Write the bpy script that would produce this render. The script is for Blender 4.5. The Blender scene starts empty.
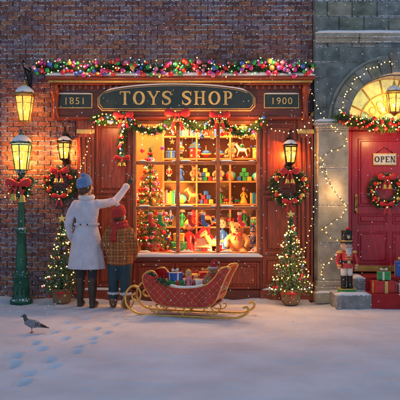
import bpy, bmesh, math, random
import numpy as np
from mathutils import Vector, Matrix, noise, Euler
random.seed(11)
R=random.random
def U(a,b): return a+(b-a)*R()
pi=math.pi
# facade is drawn on a 1/72 m module measured from the ground line / centre axis
def X(p): return (p-200)/72.0
def Z(p): return (300-p)/72.0

# ------------------------------------------------------------------ materials
def mat(name,col=(.5,.5,.5),rough=.6,metal=0,var=.25,scale=9,bump=0,bscale=60,island=None,const=True,
        emit=None,estr=0,snow=0,coat=0,grain=None,sheen=0):
    m=bpy.data.materials.new(name); m.use_nodes=True
    nt=m.node_tree; N=nt.nodes; L=nt.links; P=N['Principled BSDF']
    P.inputs['Roughness'].default_value=rough; P.inputs['Metallic'].default_value=metal
    if coat: P.inputs['Coat Weight'].default_value=coat; P.inputs['Coat Roughness'].default_value=.15
    if sheen: P.inputs['Sheen Weight'].default_value=sheen
    tc=N.new('ShaderNodeTexCoord'); src=None
    if island:
        g=N.new('ShaderNodeNewGeometry'); cr=N.new('ShaderNodeValToRGB')
        L.new(g.outputs['Random Per Island'],cr.inputs[0]); e=cr.color_ramp
        e.interpolation='CONSTANT' if const else 'LINEAR'
        n=len(island)
        while len(e.elements)<n: e.elements.new(.5)
        for i,c in enumerate(island):
            e.elements[i].position=(i/n if const else i/max(1,n-1)); e.elements[i].color=(*c,1)
        src=cr.outputs[0]
    no=N.new('ShaderNodeTexNoise'); no.inputs['Scale'].default_value=scale; no.inputs['Detail'].default_value=6
    mp=N.new('ShaderNodeMapping'); L.new(tc.outputs['Object'],mp.inputs[0]); L.new(mp.outputs[0],no.inputs['Vector'])
    if grain: mp.inputs['Scale'].default_value=grain
    mr=N.new('ShaderNodeMapRange'); mr.inputs[1].default_value=.3; mr.inputs[2].default_value=.7
    mr.inputs[3].default_value=1-var; mr.inputs[4].default_value=1+var
    L.new(no.outputs[0],mr.inputs[0])
    mx=N.new('ShaderNodeVectorMath'); mx.operation='SCALE'
    if src: L.new(src,mx.inputs[0])
    else: mx.inputs[0].default_value=col
    L.new(mr.outputs[0],mx.inputs['Scale']); out=mx.outputs[0]
    if snow:
        g2=N.new('ShaderNodeNewGeometry'); sp=N.new('ShaderNodeSeparateXYZ'); L.new(g2.outputs['True Normal'],sp.inputs[0])
        n2=N.new('ShaderNodeTexNoise'); n2.inputs['Scale'].default_value=45; n2.inputs['Detail'].default_value=3
        L.new(tc.outputs['Object'],n2.inputs['Vector'])
        n3=N.new('ShaderNodeTexNoise'); n3.inputs['Scale'].default_value=2.2; L.new(tc.outputs['Object'],n3.inputs['Vector'])
        ad=N.new('ShaderNodeMath'); ad.operation='MULTIPLY_ADD'
        ab=N.new('ShaderNodeMath'); ab.operation='ABSOLUTE'; L.new(sp.outputs[2],ab.inputs[0])
        L.new(ab.outputs[0],ad.inputs[0]); ad.inputs[1].default_value=.35; L.new(n2.outputs[0],ad.inputs[2])
        a3=N.new('ShaderNodeMath'); a3.operation='MULTIPLY_ADD'; L.new(n3.outputs[0],a3.inputs[0]); a3.inputs[1].default_value=.5; L.new(ad.outputs[0],a3.inputs[2])
        r2=N.new('ShaderNodeMapRange'); r2.inputs[1].default_value=1.25-snow; r2.inputs[2].default_value=1.30-snow
        L.new(a3.outputs[0],r2.inputs[0])
        mm=N.new('ShaderNodeMix'); mm.data_type='RGBA'; L.new(r2.outputs[0],mm.inputs[0]); L.new(out,mm.inputs[6])
        mm.inputs[7].default_value=(.75,.8,.9,1); out=mm.outputs[2]
    L.new(out,P.inputs['Base Color'])
    if bump:
        nb=N.new('ShaderNodeTexNoise'); nb.inputs['Scale'].default_value=bscale; nb.inputs['Detail'].default_value=5
        L.new(mp.outputs[0] if grain else tc.outputs['Object'],nb.inputs['Vector'])
        bp=N.new('ShaderNodeBump'); bp.inputs['Strength'].default_value=bump; bp.inputs['Distance'].default_value=.01
        L.new(nb.outputs[0],bp.inputs['Height']); L.new(bp.outputs[0],P.inputs['Normal'])
    if emit:
        P.inputs['Emission Color'].default_value=(*emit,1); P.inputs['Emission Strength'].default_value=estr
        if estr: m.cycles.emission_sampling='NONE'
    if island and estr and not emit:
        L.new(src,P.inputs['Emission Color']); P.inputs['Emission Strength'].default_value=estr
        m.cycles.emission_sampling='NONE'
    return m

M={}
M['snow']=mat('snow',(.82,.85,.92),.75,var=.04,scale=3,bump=.5,bscale=25)
M['gsnow']=mat('ground_snow',(.79,.83,.92),.7,var=.13,scale=1.6,bump=.8,bscale=18)
M['brick']=mat('brick',rough=.85,var=.4,scale=25,bump=.8,bscale=70,const=False,snow=.26,
   island=[(.13,.05,.06),(.30,.11,.065),(.18,.12,.17),(.34,.13,.08),(.15,.08,.11),(.37,.18,.11),(.24,.08,.06),(.25,.17,.2),(.13,.05,.045)])
M['mortar']=mat('mortar',(.14,.115,.13),.95,var=.3,bump=.5)
M['wood']=mat('red_wood',(.33,.052,.018),.33,var=.45,scale=5,bump=.2,bscale=9,grain=(9,9,1))
M['woodh']=mat('red_wood_rail',(.30,.045,.016),.33,var=.45,scale=5,bump=.2,bscale=9,grain=(1,9,9))
M['woodw']=mat('lit_bar_wood',(.36,.12,.05),.4,var=.35,scale=9,bump=.2,bscale=12)  # lamplit look of the bars put into this lighter wood colour
M['wood2']=mat('dark_wood',(.14,.025,.014),.4,var=.35,scale=5,bump=.15,bscale=9,grain=(1,9,9))
M['oak']=mat('oak_shelf',(.40,.19,.06),.5,var=.3,scale=4,grain=(1,8,8))
M['wallp']=mat('shop_wallpaper',(.60,.32,.11),.8,var=.2,scale=4)
M['gold']=mat('gold',(.80,.48,.13),.33,metal=.85,var=.2,scale=20)
M['goldp']=mat('gold_paint',(.80,.52,.16),.4,metal=.2,var=.2,scale=25)
M['brass']=mat('brass',(.6,.38,.12),.35,metal=.9,var=.2)
M['signg']=mat('sign_green',(.015,.022,.022),.35,var=.4,coat=.15)
M['stone']=mat('stone',rough=.85,var=.45,scale=7,bump=.9,bscale=35,const=False,snow=.25,
   island=[(.12,.16,.17),(.22,.22,.2),(.16,.2,.22),(.27,.25,.2),(.14,.18,.15)])
M['stonep']=mat('pale_stone',rough=.8,var=.3,scale=6,bump=.6,bscale=40,const=False,snow=.22,
   island=[(.32,.31,.26),(.38,.35,.28),(.30,.30,.27),(.36,.33,.25)])
M['stoned']=mat('step_stone',(.24,.25,.27),.85,var=.25,scale=10,bump=.5,snow=.34)
M['fir']=mat('fir_needles',rough=.6,var=.2,const=False,island=[(.015,.06,.015),(.04,.15,.03),(.07,.21,.05),(.025,.09,.025),(.1,.25,.06)])
M['firs']=mat('fir_needles_snowy',rough=.6,var=.2,const=True,island=[(.015,.055,.015),(.035,.13,.03),(.06,.19,.05),(.025,.08,.025),(.09,.21,.06),(.03,.1,.03),(.05,.16,.04),(.6,.66,.72)])
M['holly']=mat('holly_leaf',rough=.35,var=.2,const=False,island=[(.015,.06,.015),(.06,.2,.03),(.02,.1,.02)])
M['bauble']=mat('bauble',rough=.18,metal=.35,var=.05,island=[(.75,.02,.03),(.75,.05,.3),(.05,.45,.1),(.08,.18,.65),(.85,.55,.1),(.8,.03,.1),(.4,.1,.55),(.8,.25,.4),(.04,.35,.1),(.75,.05,.02)],coat=.5)
M['redb']=mat('red_bauble',(.7,.02,.02),.2,metal=.2,var=.1,coat=.5)
M['goldb']=mat('gold_bauble',(.9,.6,.15),.22,metal=.7,var=.1)
M['ribbon']=mat('red_ribbon',(.62,.012,.015),.45,var=.25,bump=.3,bscale=30,sheen=.2)
M['lights']=mat('fairy_bulb',rough=.3,var=0,island=[(1,.55,.14),(1,.66,.25),(1,.45,.09),(1,.75,.35)],estr=3.8)
M['lightc']=mat('fairy_bulb_colour',rough=.3,var=0,island=[(1,.55,.12),(1,.10,.05),(.2,.9,.22),(.2,.35,1),(1,.65,.22)],estr=2.6)
M['iron']=mat('black_iron',(.02,.02,.024),.4,metal=.5,var=.3,bump=.1)
M['green']=mat('green_iron',(.012,.10,.06),.38,metal=.2,var=.35,bump=.25,bscale=40,snow=.2)
M['white']=mat('white_paint',(.78,.76,.72),.5,var=.08)
M['black']=mat('black',(.015,.015,.017),.4,var=.2)
M['red']=mat('red_paint',(.6,.02,.02),.3,var=.15,coat=.3)
M['door']=mat('door_red',(.47,.010,.035),.32,var=.3,scale=5,bump=.1,bscale=12,grain=(9,9,1),coat=.2)
M['blue']=mat('blue_paint',(.03,.12,.5),.35,var=.15)
M['yel']=mat('yellow_paint',(.85,.5,.05),.4,var=.15)
M['grn']=mat('green_paint',(.03,.32,.08),.4,var=.15)
M['pink']=mat('pink_paint',(.8,.25,.35),.5,var=.15)
M['teal']=mat('teal_paint',(.05,.4,.42),.5,var=.15)
M['tan']=mat('tan_wood',(.5,.28,.1),.5,var=.2)
M['bear']=mat('bear_fur',(.55,.28,.08),.95,var=.3,scale=60,bump=1,bscale=150,sheen=.5)
M['skin']=mat('skin',(.62,.34,.24),.5,var=.06)
M['lips']=mat('lips',(.45,.1,.09),.45,var=.05)
M['hair']=mat('brown_hair',(.09,.04,.018),.5,var=.4,scale=8,bump=.6,bscale=20,grain=(12,12,1))
M['coat']=mat('wool_coat',(.64,.61,.72),.9,var=.12,scale=10,bump=.7,bscale=110,sheen=.3)
M['fur']=mat('fur_trim',(.72,.7,.74),.95,var=.15,scale=50,bump=1,bscale=110)
M['bluek']=mat('blue_knit',(.13,.24,.52),.9,var=.35,scale=60,bump=.9,bscale=90)
M['redk']=mat('red_knit',(.5,.035,.03),.9,var=.3,scale=60,bump=.9,bscale=90)
M['glove']=mat('dark_glove',(.035,.025,.03),.6,var=.2,bump=.3)
M['boot']=mat('leather_boot',(.05,.028,.02),.42,var=.3,bump=.3,bscale=40)
M['boot2']=mat('tan_boot',(.22,.10,.04),.55,var=.3,bump=.3,bscale=40)
M['tight']=mat('dark_tights',(.03,.03,.04),.8)
M['trous']=mat('teal_trousers',(.025,.06,.08),.85,var=.2,bump=.4,bscale=60)
M['sred']=mat('sleigh_upholstery',(.52,.012,.016),.4,var=.3,scale=8,bump=.15,coat=.2)
M['pot']=mat('burlap',(.3,.18,.09),.95,var=.3,bump=1,bscale=120)
M['bark']=mat('bark',(.05,.05,.025),.9,bump=.8)
M['carpet']=mat('red_carpet',(.4,.02,.025),.95,var=.2,bump=.6,bscale=150)
M['pg']=mat('pigeon_grey',(.24,.26,.31),.7,var=.2,scale=40,bump=.4,bscale=90)
M['pn']=mat('pigeon_neck',(.05,.08,.09),.35,metal=.3,var=.4,scale=30)
M['pd']=mat('pigeon_dark',(.035,.035,.045),.6)
M['pf']=mat('pigeon_feet',(.45,.1,.07),.6)
M['flake']=mat('snowflake',(.9,.92,.96),.8,var=0)

def plaid():
    m=mat('plaid_jacket',(.40,.12,.03),.85,var=.3,scale=30,bump=.7,bscale=60)
    nt=m.node_tree;N=nt.nodes;L=nt.links;P=N['Principled BSDF']
    base=P.inputs['Base Color'].links[0].from_socket
    tc=N.new('ShaderNodeTexCoord');sp=N.new('ShaderNodeSeparateXYZ')
    nz=N.new('ShaderNodeTexNoise');nz.inputs['Scale'].default_value=6;L.new(tc.outputs['Object'],nz.inputs['Vector'])
    va=N.new('ShaderNodeVectorMath');va.operation='MULTIPLY_ADD';L.new(nz.outputs[1],va.inputs[0]);va.inputs[1].default_value=(.05,.05,.05);L.new(tc.outputs['Object'],va.inputs[2])
    L.new(va.outputs[0],sp.inputs[0])
    cur=base
    for ax,k,th,c in ((0,150,.45,(.10,.02,.015,1)),(2,150,.45,(.10,.02,.015,1)),(0,75,.94,(.6,.36,.12,1)),(2,75,.94,(.6,.36,.12,1))):
        a=N.new('ShaderNodeMath');a.operation='MULTIPLY';a.inputs[1].default_value=k;L.new(sp.outputs[ax],a.inputs[0])
        s=N.new('ShaderNodeMath');s.operation='SINE';L.new(a.outputs[0],s.inputs[0])
        g=N.new('ShaderNodeMath');g.operation='GREATER_THAN';g.inputs[1].default_value=th;L.new(s.outputs[0],g.inputs[0])
        f=N.new('ShaderNodeMath');f.operation='MULTIPLY';f.inputs[1].default_value=.45;L.new(g.outputs[0],f.inputs[0])
        mm=N.new('ShaderNodeMix');mm.data_type='RGBA';L.new(f.outputs[0],mm.inputs[0]);L.new(cur,mm.inputs[6]);mm.inputs[7].default_value=c;cur=mm.outputs[2]
    L.new(cur,P.inputs['Base Color']); return m
M['plaid']=plaid()
def glassmat(name,tint,mixg,rough,emit=None,es=0,emix=.35):
    m=bpy.data.materials.new(name);m.use_nodes=True;nt=m.node_tree;N=nt.nodes;L=nt.links
    N.remove(N['Principled BSDF']);o=N['Material Output']
    t=N.new('ShaderNodeBsdfTransparent');t.inputs[0].default_value=(*tint,1)
    g=N.new('ShaderNodeBsdfGlossy');g.inputs['Roughness'].default_value=rough
    fr=N.new('ShaderNodeFresnel');fr.inputs[0].default_value=mixg
    mx=N.new('ShaderNodeMixShader');L.new(fr.outputs[0],mx.inputs[0]);L.new(t.outputs[0],mx.inputs[1]);L.new(g.outputs[0],mx.inputs[2])
    last=mx
    if emit:
        e=N.new('ShaderNodeEmission');e.inputs[0].default_value=(*emit,1);e.inputs[1].default_value=es
        m2=N.new('ShaderNodeMixShader');m2.inputs[0].default_value=emix;L.new(mx.outputs[0],m2.inputs[1]);L.new(e.outputs[0],m2.inputs[2]);last=m2
        m.cycles.emission_sampling='NONE'
    L.new(last.outputs[0],o.inputs[0]);return m
M['glass']=glassmat('window_glass',(.97,.97,.97),1.25,.02)
M['lglass']=glassmat('lantern_glass',(1,.8,.5),1.4,.1,(1,.40,.07),2.6,.55)
M['fan']=mat('lit_stained_glass',rough=.2,var=.4,scale=14,const=False,island=[(.25,.42,.17),(.6,.5,.15),(.18,.42,.24),(.85,.55,.13)],estr=.85)  # emission stands in for hall light shining through the glass

# ------------------------------------------------------------------ mesh builder
def cr(pts,n=6,closed=False):
    P=[Vector(p) for p in pts]; out=[]; c=len(P)
    rng=range(c if closed else c-1)
    for i in rng:
        if closed: a,b,d,e=P[(i-1)%c],P[i],P[(i+1)%c],P[(i+2)%c]
        else: a,b,d,e=P[max(i-1,0)],P[i],P[i+1],P[min(i+2,c-1)]
        for k in range(n):
            t=k/n
            out.append(.5*((2*b)+(d-a)*t+(2*a-5*b+4*d-e)*t*t+(3*b-a-3*d+e)*t**3))
    if not closed: out.append(P[-1])
    return out
class MB:
    def __init__(s): s.v=[];s.f=[];s.m=[];s.s=[];s.mats=[]
    def mi(s,k):
        if k not in s.mats: s.mats.append(k)
        return s.mats.index(k)
    def add(s,V,F,k,smooth=False,T=None):
        o=len(s.v)
        if T is not None: V=[T@Vector(v) for v in V]
        s.v.extend([tuple(v) for v in V]); i=s.mi(k)
        for f in F: s.f.append(tuple(a+o for a in f)); s.m.append(i); s.s.append(smooth)
    def box(s,c,d,k,b=0,T=None):
        hx,hy,hz=d[0]/2,d[1]/2,d[2]/2; C=Vector(c)
        if b<=0:
            V=[C+Vector((x*hx,y*hy,z*hz)) for x in(-1,1) for y in(-1,1) for z in(-1,1)]
            F=[(0,1,3,2),(4,6,7,5),(0,4,5,1),(2,3,7,6),(0,2,6,4),(1,5,7,3)]
            s.add(V,F,k,False,T);return
        b=min(b,hx*.9,hy*.9,hz*.9); V=[];ix={}
        for x in(-1,1):
            for y in(-1,1):
                for z in(-1,1):
                    ix[x,y,z]=len(V)
                    V+= [C+Vector((x*hx,y*(hy-b),z*(hz-b))),C+Vector((x*(hx-b),y*hy,z*(hz-b))),C+Vector((x*(hx-b),y*(hy-b),z*hz))]
        F=[]
        for x in(-1,1): F.append(tuple(ix[x,y,z]+0 for y,z in((-1,-1),(1,-1),(1,1),(-1,1))))
        for y in(-1,1): F.append(tuple(ix[x,y,z]+1 for x,z in((-1,-1),(1,-1),(1,1),(-1,1))))
        for z in(-1,1): F.append(tuple(ix[x,y,z]+2 for x,y in((-1,-1),(1,-1),(1,1),(-1,1))))
        for p in(-1,1):
            for q in(-1,1):
                F.append((ix[p,q,-1],ix[p,q,1],ix[p,q,1]+1,ix[p,q,-1]+1))
                F.append((ix[p,-1,q],ix[p,1,q],ix[p,1,q]+2,ix[p,-1,q]+2))
                F.append((ix[-1,p,q]+1,ix[1,p,q]+1,ix[1,p,q]+2,ix[-1,p,q]+2))
        for a in ix.values(): F.append((a,a+1,a+2))
        s.add(V,F,k,False,T)
    def bb(s,x0,x1,y0,y1,z0,z1,k,b=0): s.box(((x0+x1)/2,(y0+y1)/2,(z0+z1)/2),(x1-x0,y1-y0,z1-z0),k,b)
    def sph(s,c,r,k,seg=12,rg=8,T=None):
        if not hasattr(r,'__len__'): r=(r,r,r)
        C=Vector(c);V=[C+Vector((0,0,r[2]))]
        for i in range(1,rg):
            a=pi*i/rg
            for j in range(seg):
                b=2*pi*j/seg; V.append(C+Vector((r[0]*math.sin(a)*math.cos(b),r[1]*math.sin(a)*math.sin(b),r[2]*math.cos(a))))
        V.append(C-Vector((0,0,r[2])));F=[]
        for j in range(seg):
            F.append((0,1+j,1+(j+1)%seg)); l=1+(rg-2)*seg; F.append((len(V)-1,l+(j+1)%seg,l+j))
            for i in range(rg-2):
                a=1+i*seg; F.append((a+j,a+seg+j,a+seg+(j+1)%seg,a+(j+1)%seg))
        s.add(V,F,k,True,T)
    def lathe(s,pr,k,seg=20,c=(0,0,0),T=None,smooth=True,rot=0):
        C=Vector(c);V=[];F=[]
        for r,z in pr:
            for j in range(seg):
                a=2*pi*j/seg+rot; V.append(C+Vector((r*math.cos(a),r*math.sin(a),z)))
        for i in range(len(pr)-1):
            for j in range(seg):
                a=i*seg;F.append((a+j,a+(j+1)%seg,a+seg+(j+1)%seg,a+seg+j))
        F.append(tuple(range(seg)));F.append(tuple(range((len(pr)-1)*seg,len(pr)*seg)))
        s.add(V,F,k,smooth,T)
    def tube(s,pts,r,k,seg=8,closed=False,T=None,flat=1.0,smooth=True):
        P=[Vector(p) for p in pts];n=len(P)
        if not hasattr(r,'__len__'): r=[r]*n
        elif len(r)!=n: r=list(np.interp(np.linspace(0,1,n),np.linspace(0,1,len(r)),r))
        V=[];F=[];up=None
        for i in range(n):
            if closed: t=P[(i+1)%n]-P[i-1]
            else: t=P[min(i+1,n-1)]-P[max(i-1,0)]
            if t.length<1e-9: t=Vector((0,0,1))
            t.normalize()
            if up is None:
                up=Vector((0,1,0)) if abs(t.y)<.8 else Vector((1,0,0))
            u=(up-t*up.dot(t)).normalized();w=t.cross(u);up=u
            for j in range(seg):
                a=2*pi*j/seg; V.append(P[i]+u*(math.cos(a)*r[i]*flat)+w*(math.sin(a)*r[i]))
        for i in range(n if closed else n-1):
            a=i*seg;b=((i+1)%n)*seg
            for j in range(seg): F.append((a+j,a+(j+1)%seg,b+(j+1)%seg,b+j))
        if not closed: F.append(tuple(range(seg)));F.append(tuple(range((n-1)*seg,n*seg)))
        s.add(V,F,k,smooth,T)
    def limb(s,pts,rs,k,n=5,seg=14):
        q=cr(pts,n);rr=list(np.interp(np.linspace(0,1,len(q)),np.linspace(0,1,len(rs)),rs))
        s.tube(q,rr,k,seg);s.sph(q[0],rr[0],k);s.sph(q[-1],rr[-1],k)
    def prism(s,poly,y0,y1,k,T=None,smooth=False):
        n=len(poly);V=[(p[0],y0,p[1]) for p in poly]+[(p[0],y1,p[1]) for p in poly]
        F=[tuple(range(n)),tuple(range(n,2*n))[::-1]]+[(i,(i+1)%n,n+(i+1)%n,n+i) for i in range(n)]
        s.add(V,F,k,smooth,T)
    def ribbon(s,pts,ws,y0,y1,k,closed=False,T=None):
        n=len(pts);V=[]
        for i in range(n):
            a=pts[(i+1)%n] if closed else pts[min(i+1,n-1)]; b=pts[i-1] if closed else pts[max(i-1,0)]
            dx,dz=a[0]-b[0],a[1]-b[1];l=math.hypot(dx,dz) or 1;nx,nz=-dz/l,dx/l;w=ws[i]/2
            for y in(y0,y1): V+=[(pts[i][0]+nx*w,y,pts[i][1]+nz*w),(pts[i][0]-nx*w,y,pts[i][1]-nz*w)]
        F=[]
        for i in range(n if closed else n-1):
            a=4*i;b=4*((i+1)%n)
            F+=[(a,a+1,b+1,b),(a+2,b+2,b+3,a+3),(a,b,b+2,a+2),(a+1,a+3,b+3,b+1)]
        if not closed: F+=[(0,2,3,1),(4*n-4,4*n-3,4*n-1,4*n-2)]
        s.add(V,F,k,False,T)
    def loft(s,rings,k,seg=48,nf=9):
        # rings: cx,cy,z,rx,ry,fold
        V=[];F=[]
        for (cx,cy,z,rx,ry,fo) in rings:
            for j in range(seg):
                a=2*pi*j/seg;q=1+fo*(math.cos(nf*a+.6*math.sin(3*a)+1)+.4*math.cos(5*a))
                V.append((cx+rx*q*math.cos(a),cy+ry*q*math.sin(a),z))
        for i in range(len(rings)-1):
            a=i*seg
            for j in range(seg): F.append((a+j,a+(j+1)%seg,a+seg+(j+1)%seg,a+seg+j))
        F.append(tuple(range(seg)));F.append(tuple(range((len(rings)-1)*seg,len(rings)*seg)))
        s.add(V,F,k,True)
    def needles(s,pts,rad,n,k,L=.045,W=.006,bias=None):
        P=[Vector(p) for p in pts];m=len(P)-1;V=[];F=[]
        for _ in range(n):
            t=R()*m;i=min(int(t),m-1);c=P[i].lerp(P[i+1],t-i)
            d=Vector((random.gauss(0,1),random.gauss(0,1),random.gauss(0,1))).normalized()
            if bias: d=(d+bias*R()).normalized()
            rr=rad*U(.35,1.05);a=c+d*max(0,rr-L);b=c+d*rr+Vector((U(-1,1),U(-1,1),U(-1,1)))*L*.35
            w=(b-a).cross(Vector((U(-1,1),U(-1,1),U(-1,1)))).normalized()*W*.5
            mid=a.lerp(b,.5);o=len(V);V+=[a,mid+w,b,mid-w];F.append((o,o+1,o+2,o+3))
        s.add(V,F,k)
def recalc(me):
    b=bmesh.new();b.from_mesh(me);bmesh.ops.recalc_face_normals(b,faces=b.faces);b.to_mesh(me);b.free()
def finish(mb,name,loc=(0,0,0),rot=(0,0,0),parent=None,fuse=None,sm=4,scale=1):
    me=bpy.data.meshes.new(name);me.from_pydata(mb.v,[],mb.f)
    for k in mb.mats: me.materials.append(M[k])
    me.polygons.foreach_set('material_index',mb.m);me.polygons.foreach_set('use_smooth',mb.s);me.update()
    if len(mb.f)<130000: recalc(me)
    ob=bpy.data.objects.new(name,me);bpy.context.scene.collection.objects.link(ob)
    if fuse:
        a=ob.modifiers.new('r','REMESH');a.mode='VOXEL';a.voxel_size=fuse
        b=ob.modifiers.new('s','SMOOTH');b.iterations=sm;b.factor=.5
        dg=bpy.context.evaluated_depsgraph_get();n2=bpy.data.meshes.new_from_object(ob.evaluated_get(dg))
        ob.modifiers.clear();ob.data=n2
        n2.materials.clear();n2.materials.append(M[mb.mats[0]])
        n2.polygons.foreach_set('use_smooth',[True]*len(n2.polygons));n2.polygons.foreach_set('material_index',[0]*len(n2.polygons))
    ob.location=loc;ob.rotation_euler=rot
    ob.scale=(scale,)*3 if not hasattr(scale,'__len__') else scale
    if parent: ob.parent=parent
    return ob
def empty(name,loc=(0,0,0),rot=(0,0,0),scale=1):
    e=bpy.data.objects.new(name,None);e.empty_display_size=.2;bpy.context.scene.collection.objects.link(e)
    e.location=loc;e.rotation_euler=rot;e.scale=(scale,)*3;return e
def light(name,loc,W,col=(1,.55,.2),r=.03,parent=None):
    l=bpy.data.lights.new(name,'POINT');l.energy=W;l.color=col;l.shadow_soft_size=r
    o=bpy.data.objects.new(name,l);bpy.context.scene.collection.objects.link(o);o.location=loc
    if parent:o.parent=parent
    return o
def RZ(a): return Matrix.Rotation(a,4,'Z')
def TR(x,y,z): return Matrix.Translation((x,y,z))

# ------------------------------------------------------------------ decorations
def bow(mb,c,s,k='ribbon',tails=True,T=None):
    C=TR(*c)
    if T is not None: C=T@C
    for sg in(-1,1):
        pr=[(.02,0),(.1,.12),(.2,.3),(.27,.5),(.25,.68),(.14,.78),(.02,.8)]
        A=C@Matrix.Scale(s,4)@Matrix.Rotation(sg*(pi/2-.18),4,'Y')@Matrix.Diagonal((1,.5,1,1))
        mb.lathe(pr,k,14,T=A)
        if tails:
            V=[(0,-.02,.05),(sg*.12,-.05,.0),(sg*.3,-.03,-.5),(sg*.46,-.06,-1.0),(sg*.36,-.06,-.93),(sg*.24,-.06,-1.04),(sg*.12,-.03,-.5)]
            V2=[(x,y+.03,z) for x,y,z in V];n=len(V)
            F=[tuple(range(n)),tuple(range(n,2*n))[::-1]]+[(i,(i+1)%n,n+(i+1)%n,n+i) for i in range(n)]
            mb.add(V+V2,F,k,False,C@Matrix.Scale(s,4))
    mb.sph((0,0,0),(.14*s,.12*s,.13*s),k,T=C@TR(0,-.05*s,0))
def bell(mb,c,s):
    mb.lathe([(.0,1),(.2,.98),(.35,.8),(.42,.4),(.6,.05),(.62,0),(.5,.02)],'goldb',14,c=c,T=None if s==1 else TR(*c)@Matrix.Scale(s,4)@TR(*[-v for v in c]))
def wreath(name,loc,Ro=.21,rt=.075,fancy=True,lights=True,snowy=True):
    mb=MB();ring=[(Ro*math.cos(a),0,Ro*math.sin(a)) for a in np.linspace(0,2*pi,40)]
    mb.needles(ring,rt,6000,'firs' if snowy else 'fir',.055,.009)
    mb.tube(ring[:-1],rt*.5,'bark',8,closed=True)
    for i in range(30):
        a=U(0,2*pi);r=Ro+U(-.05,.05)
        mb.sph((r*math.cos(a),-rt*.8,r*math.sin(a)),U(.011,.022),'redb' if R()<.6 else 'goldb',10,7)
    if lights:
        for i in range(20):
            a=i/20*2*pi+U(-.1,.1);r=Ro+U(-.06,.07);mb.sph((r*math.cos(a),-rt*.9,r*math.sin(a)),.0085,'lights',8,5)
    if fancy:
        bow(mb,(0,-rt-.02,Ro*.95),.17)
        for sg in(-1,1): bell(mb,(sg*.035,-rt-.03,Ro*.95-.15),.06)
        bow(mb,(0,-rt-.015,-Ro),.13)
        for a in(2.6,3.7,.5,-.6): mb.sph((Ro*math.cos(a),-rt,Ro*math.sin(a)),.03,'redb' if a>0 else 'goldb')
    return finish(mb,name,loc)
def garland(name,pts,rad,dens,k='fir',nb=0,nl=0,bk='bauble',loc=(0,0,0),br=(.022,.04),lk='lights',L=.05,bows=(),extra=None):
    mb=MB();q=cr(pts,8);ln=sum((q[i+1]-q[i]).length for i in range(len(q)-1))
    mb.tube(q,rad*.4,'bark',6);mb.needles(q,rad,int(dens*ln),k,L,.009)
    for i in range(nb):
        p=q[min(len(q)-1,int((i+R())/nb*len(q)))];a=U(pi*.75,pi*2.1)
        mb.sph(p+Vector((U(-.02,.02),-rad*.7*abs(math.sin(U(.6,2.3))),rad*.8*U(-.9,.9))),U(*br),bk,12,8)
    for i in range(nl):
        p=q[min(len(q)-1,int((i+R())/nl*len(q)))]
        mb.sph(p+Vector((0,-rad*U(.7,1),rad*U(-.9,.9))),.0095,lk,8,5)
    for b in bows:
        bow(mb,b[:3],b[3])
        for sg in(-1,1): bell(mb,(b[0]+sg*.03,b[1]-.02,b[2]-.1),.045)
    return finish(mb,name,loc)
def fir(name,loc,H,Rb,k='firs',nb=40,nl=50,pot=True,lk='lights',z0=.2,star=True,br=(.014,.022),dn=42):
    mb=MB()
    if pot:
        mb.lathe([(.09,0),(.12,.03),(.135,.14),(.12,.2),(.1,.19)],'pot',16)
        mb.tube([(.126*math.cos(a),.126*math.sin(a),.15) for a in np.linspace(0,2*pi,16)[:-1]],.012,'ribbon',6,closed=True);bow(mb,(0,-.14,.15),.07)
    mb.tube([(0,0,.02),(0,0,z0+.1),(0,0,H)],[.022,.018,.004],'bark')
    nlay=17;tips=[]
    for i in range(nlay):
        f=i/(nlay-1);z=z0+(H-z0-.05)*f;r=Rb*(1-f)**.9+.03;nbn=int(15-8*f)
        for j in range(nbn):
            a=2*pi*(j+.5*(i%2)+U(-.25,.25))/nbn;rr=r*U(.8,1.12)
            p=[(0,0,z+.04),(math.cos(a)*rr*.5,math.sin(a)*rr*.5,z+.02),(math.cos(a)*rr,math.sin(a)*rr,z-rr*.28)]
            q=cr(p,3);mb.needles(q,.036,int(dn*(rr/.2+.3)),k,.038,.008);tips.append((q[-1],a))
    mb.needles([(0,0,H-.12),(0,0,H+.03)],.04,130,k,.04,.006)
    for _ in range(nb):
        p,a=random.choice(tips);s=U(.75,1.02);mb.sph((p[0]*s,p[1]*s,p[2]-.005),U(*br),'bauble' if R()<.55 else 'redb',10,7)
    for i in range(nl):
        f=(i+U(-.3,.3))/nl;f=max(0,f);a=f*6.5*2*pi;z=z0+(H-z0-.05)*f;r=(Rb*(1-f)**.9+.03)*U(.85,1.05)
        mb.sph((r*math.cos(a),r*math.sin(a),z-r*.22+U(-.03,.03)),.0095,lk,8,5)
    if star:
        pl=[((.06 if i%2==0 else .026)*math.sin(i*pi/5),(.06 if i%2==0 else .026)*math.cos(i*pi/5)) for i in range(10)]
        mb.prism(pl,-.01,.01,'goldb',T=TR(0,0,H+.06))
    return finish(mb,name,loc)
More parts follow.
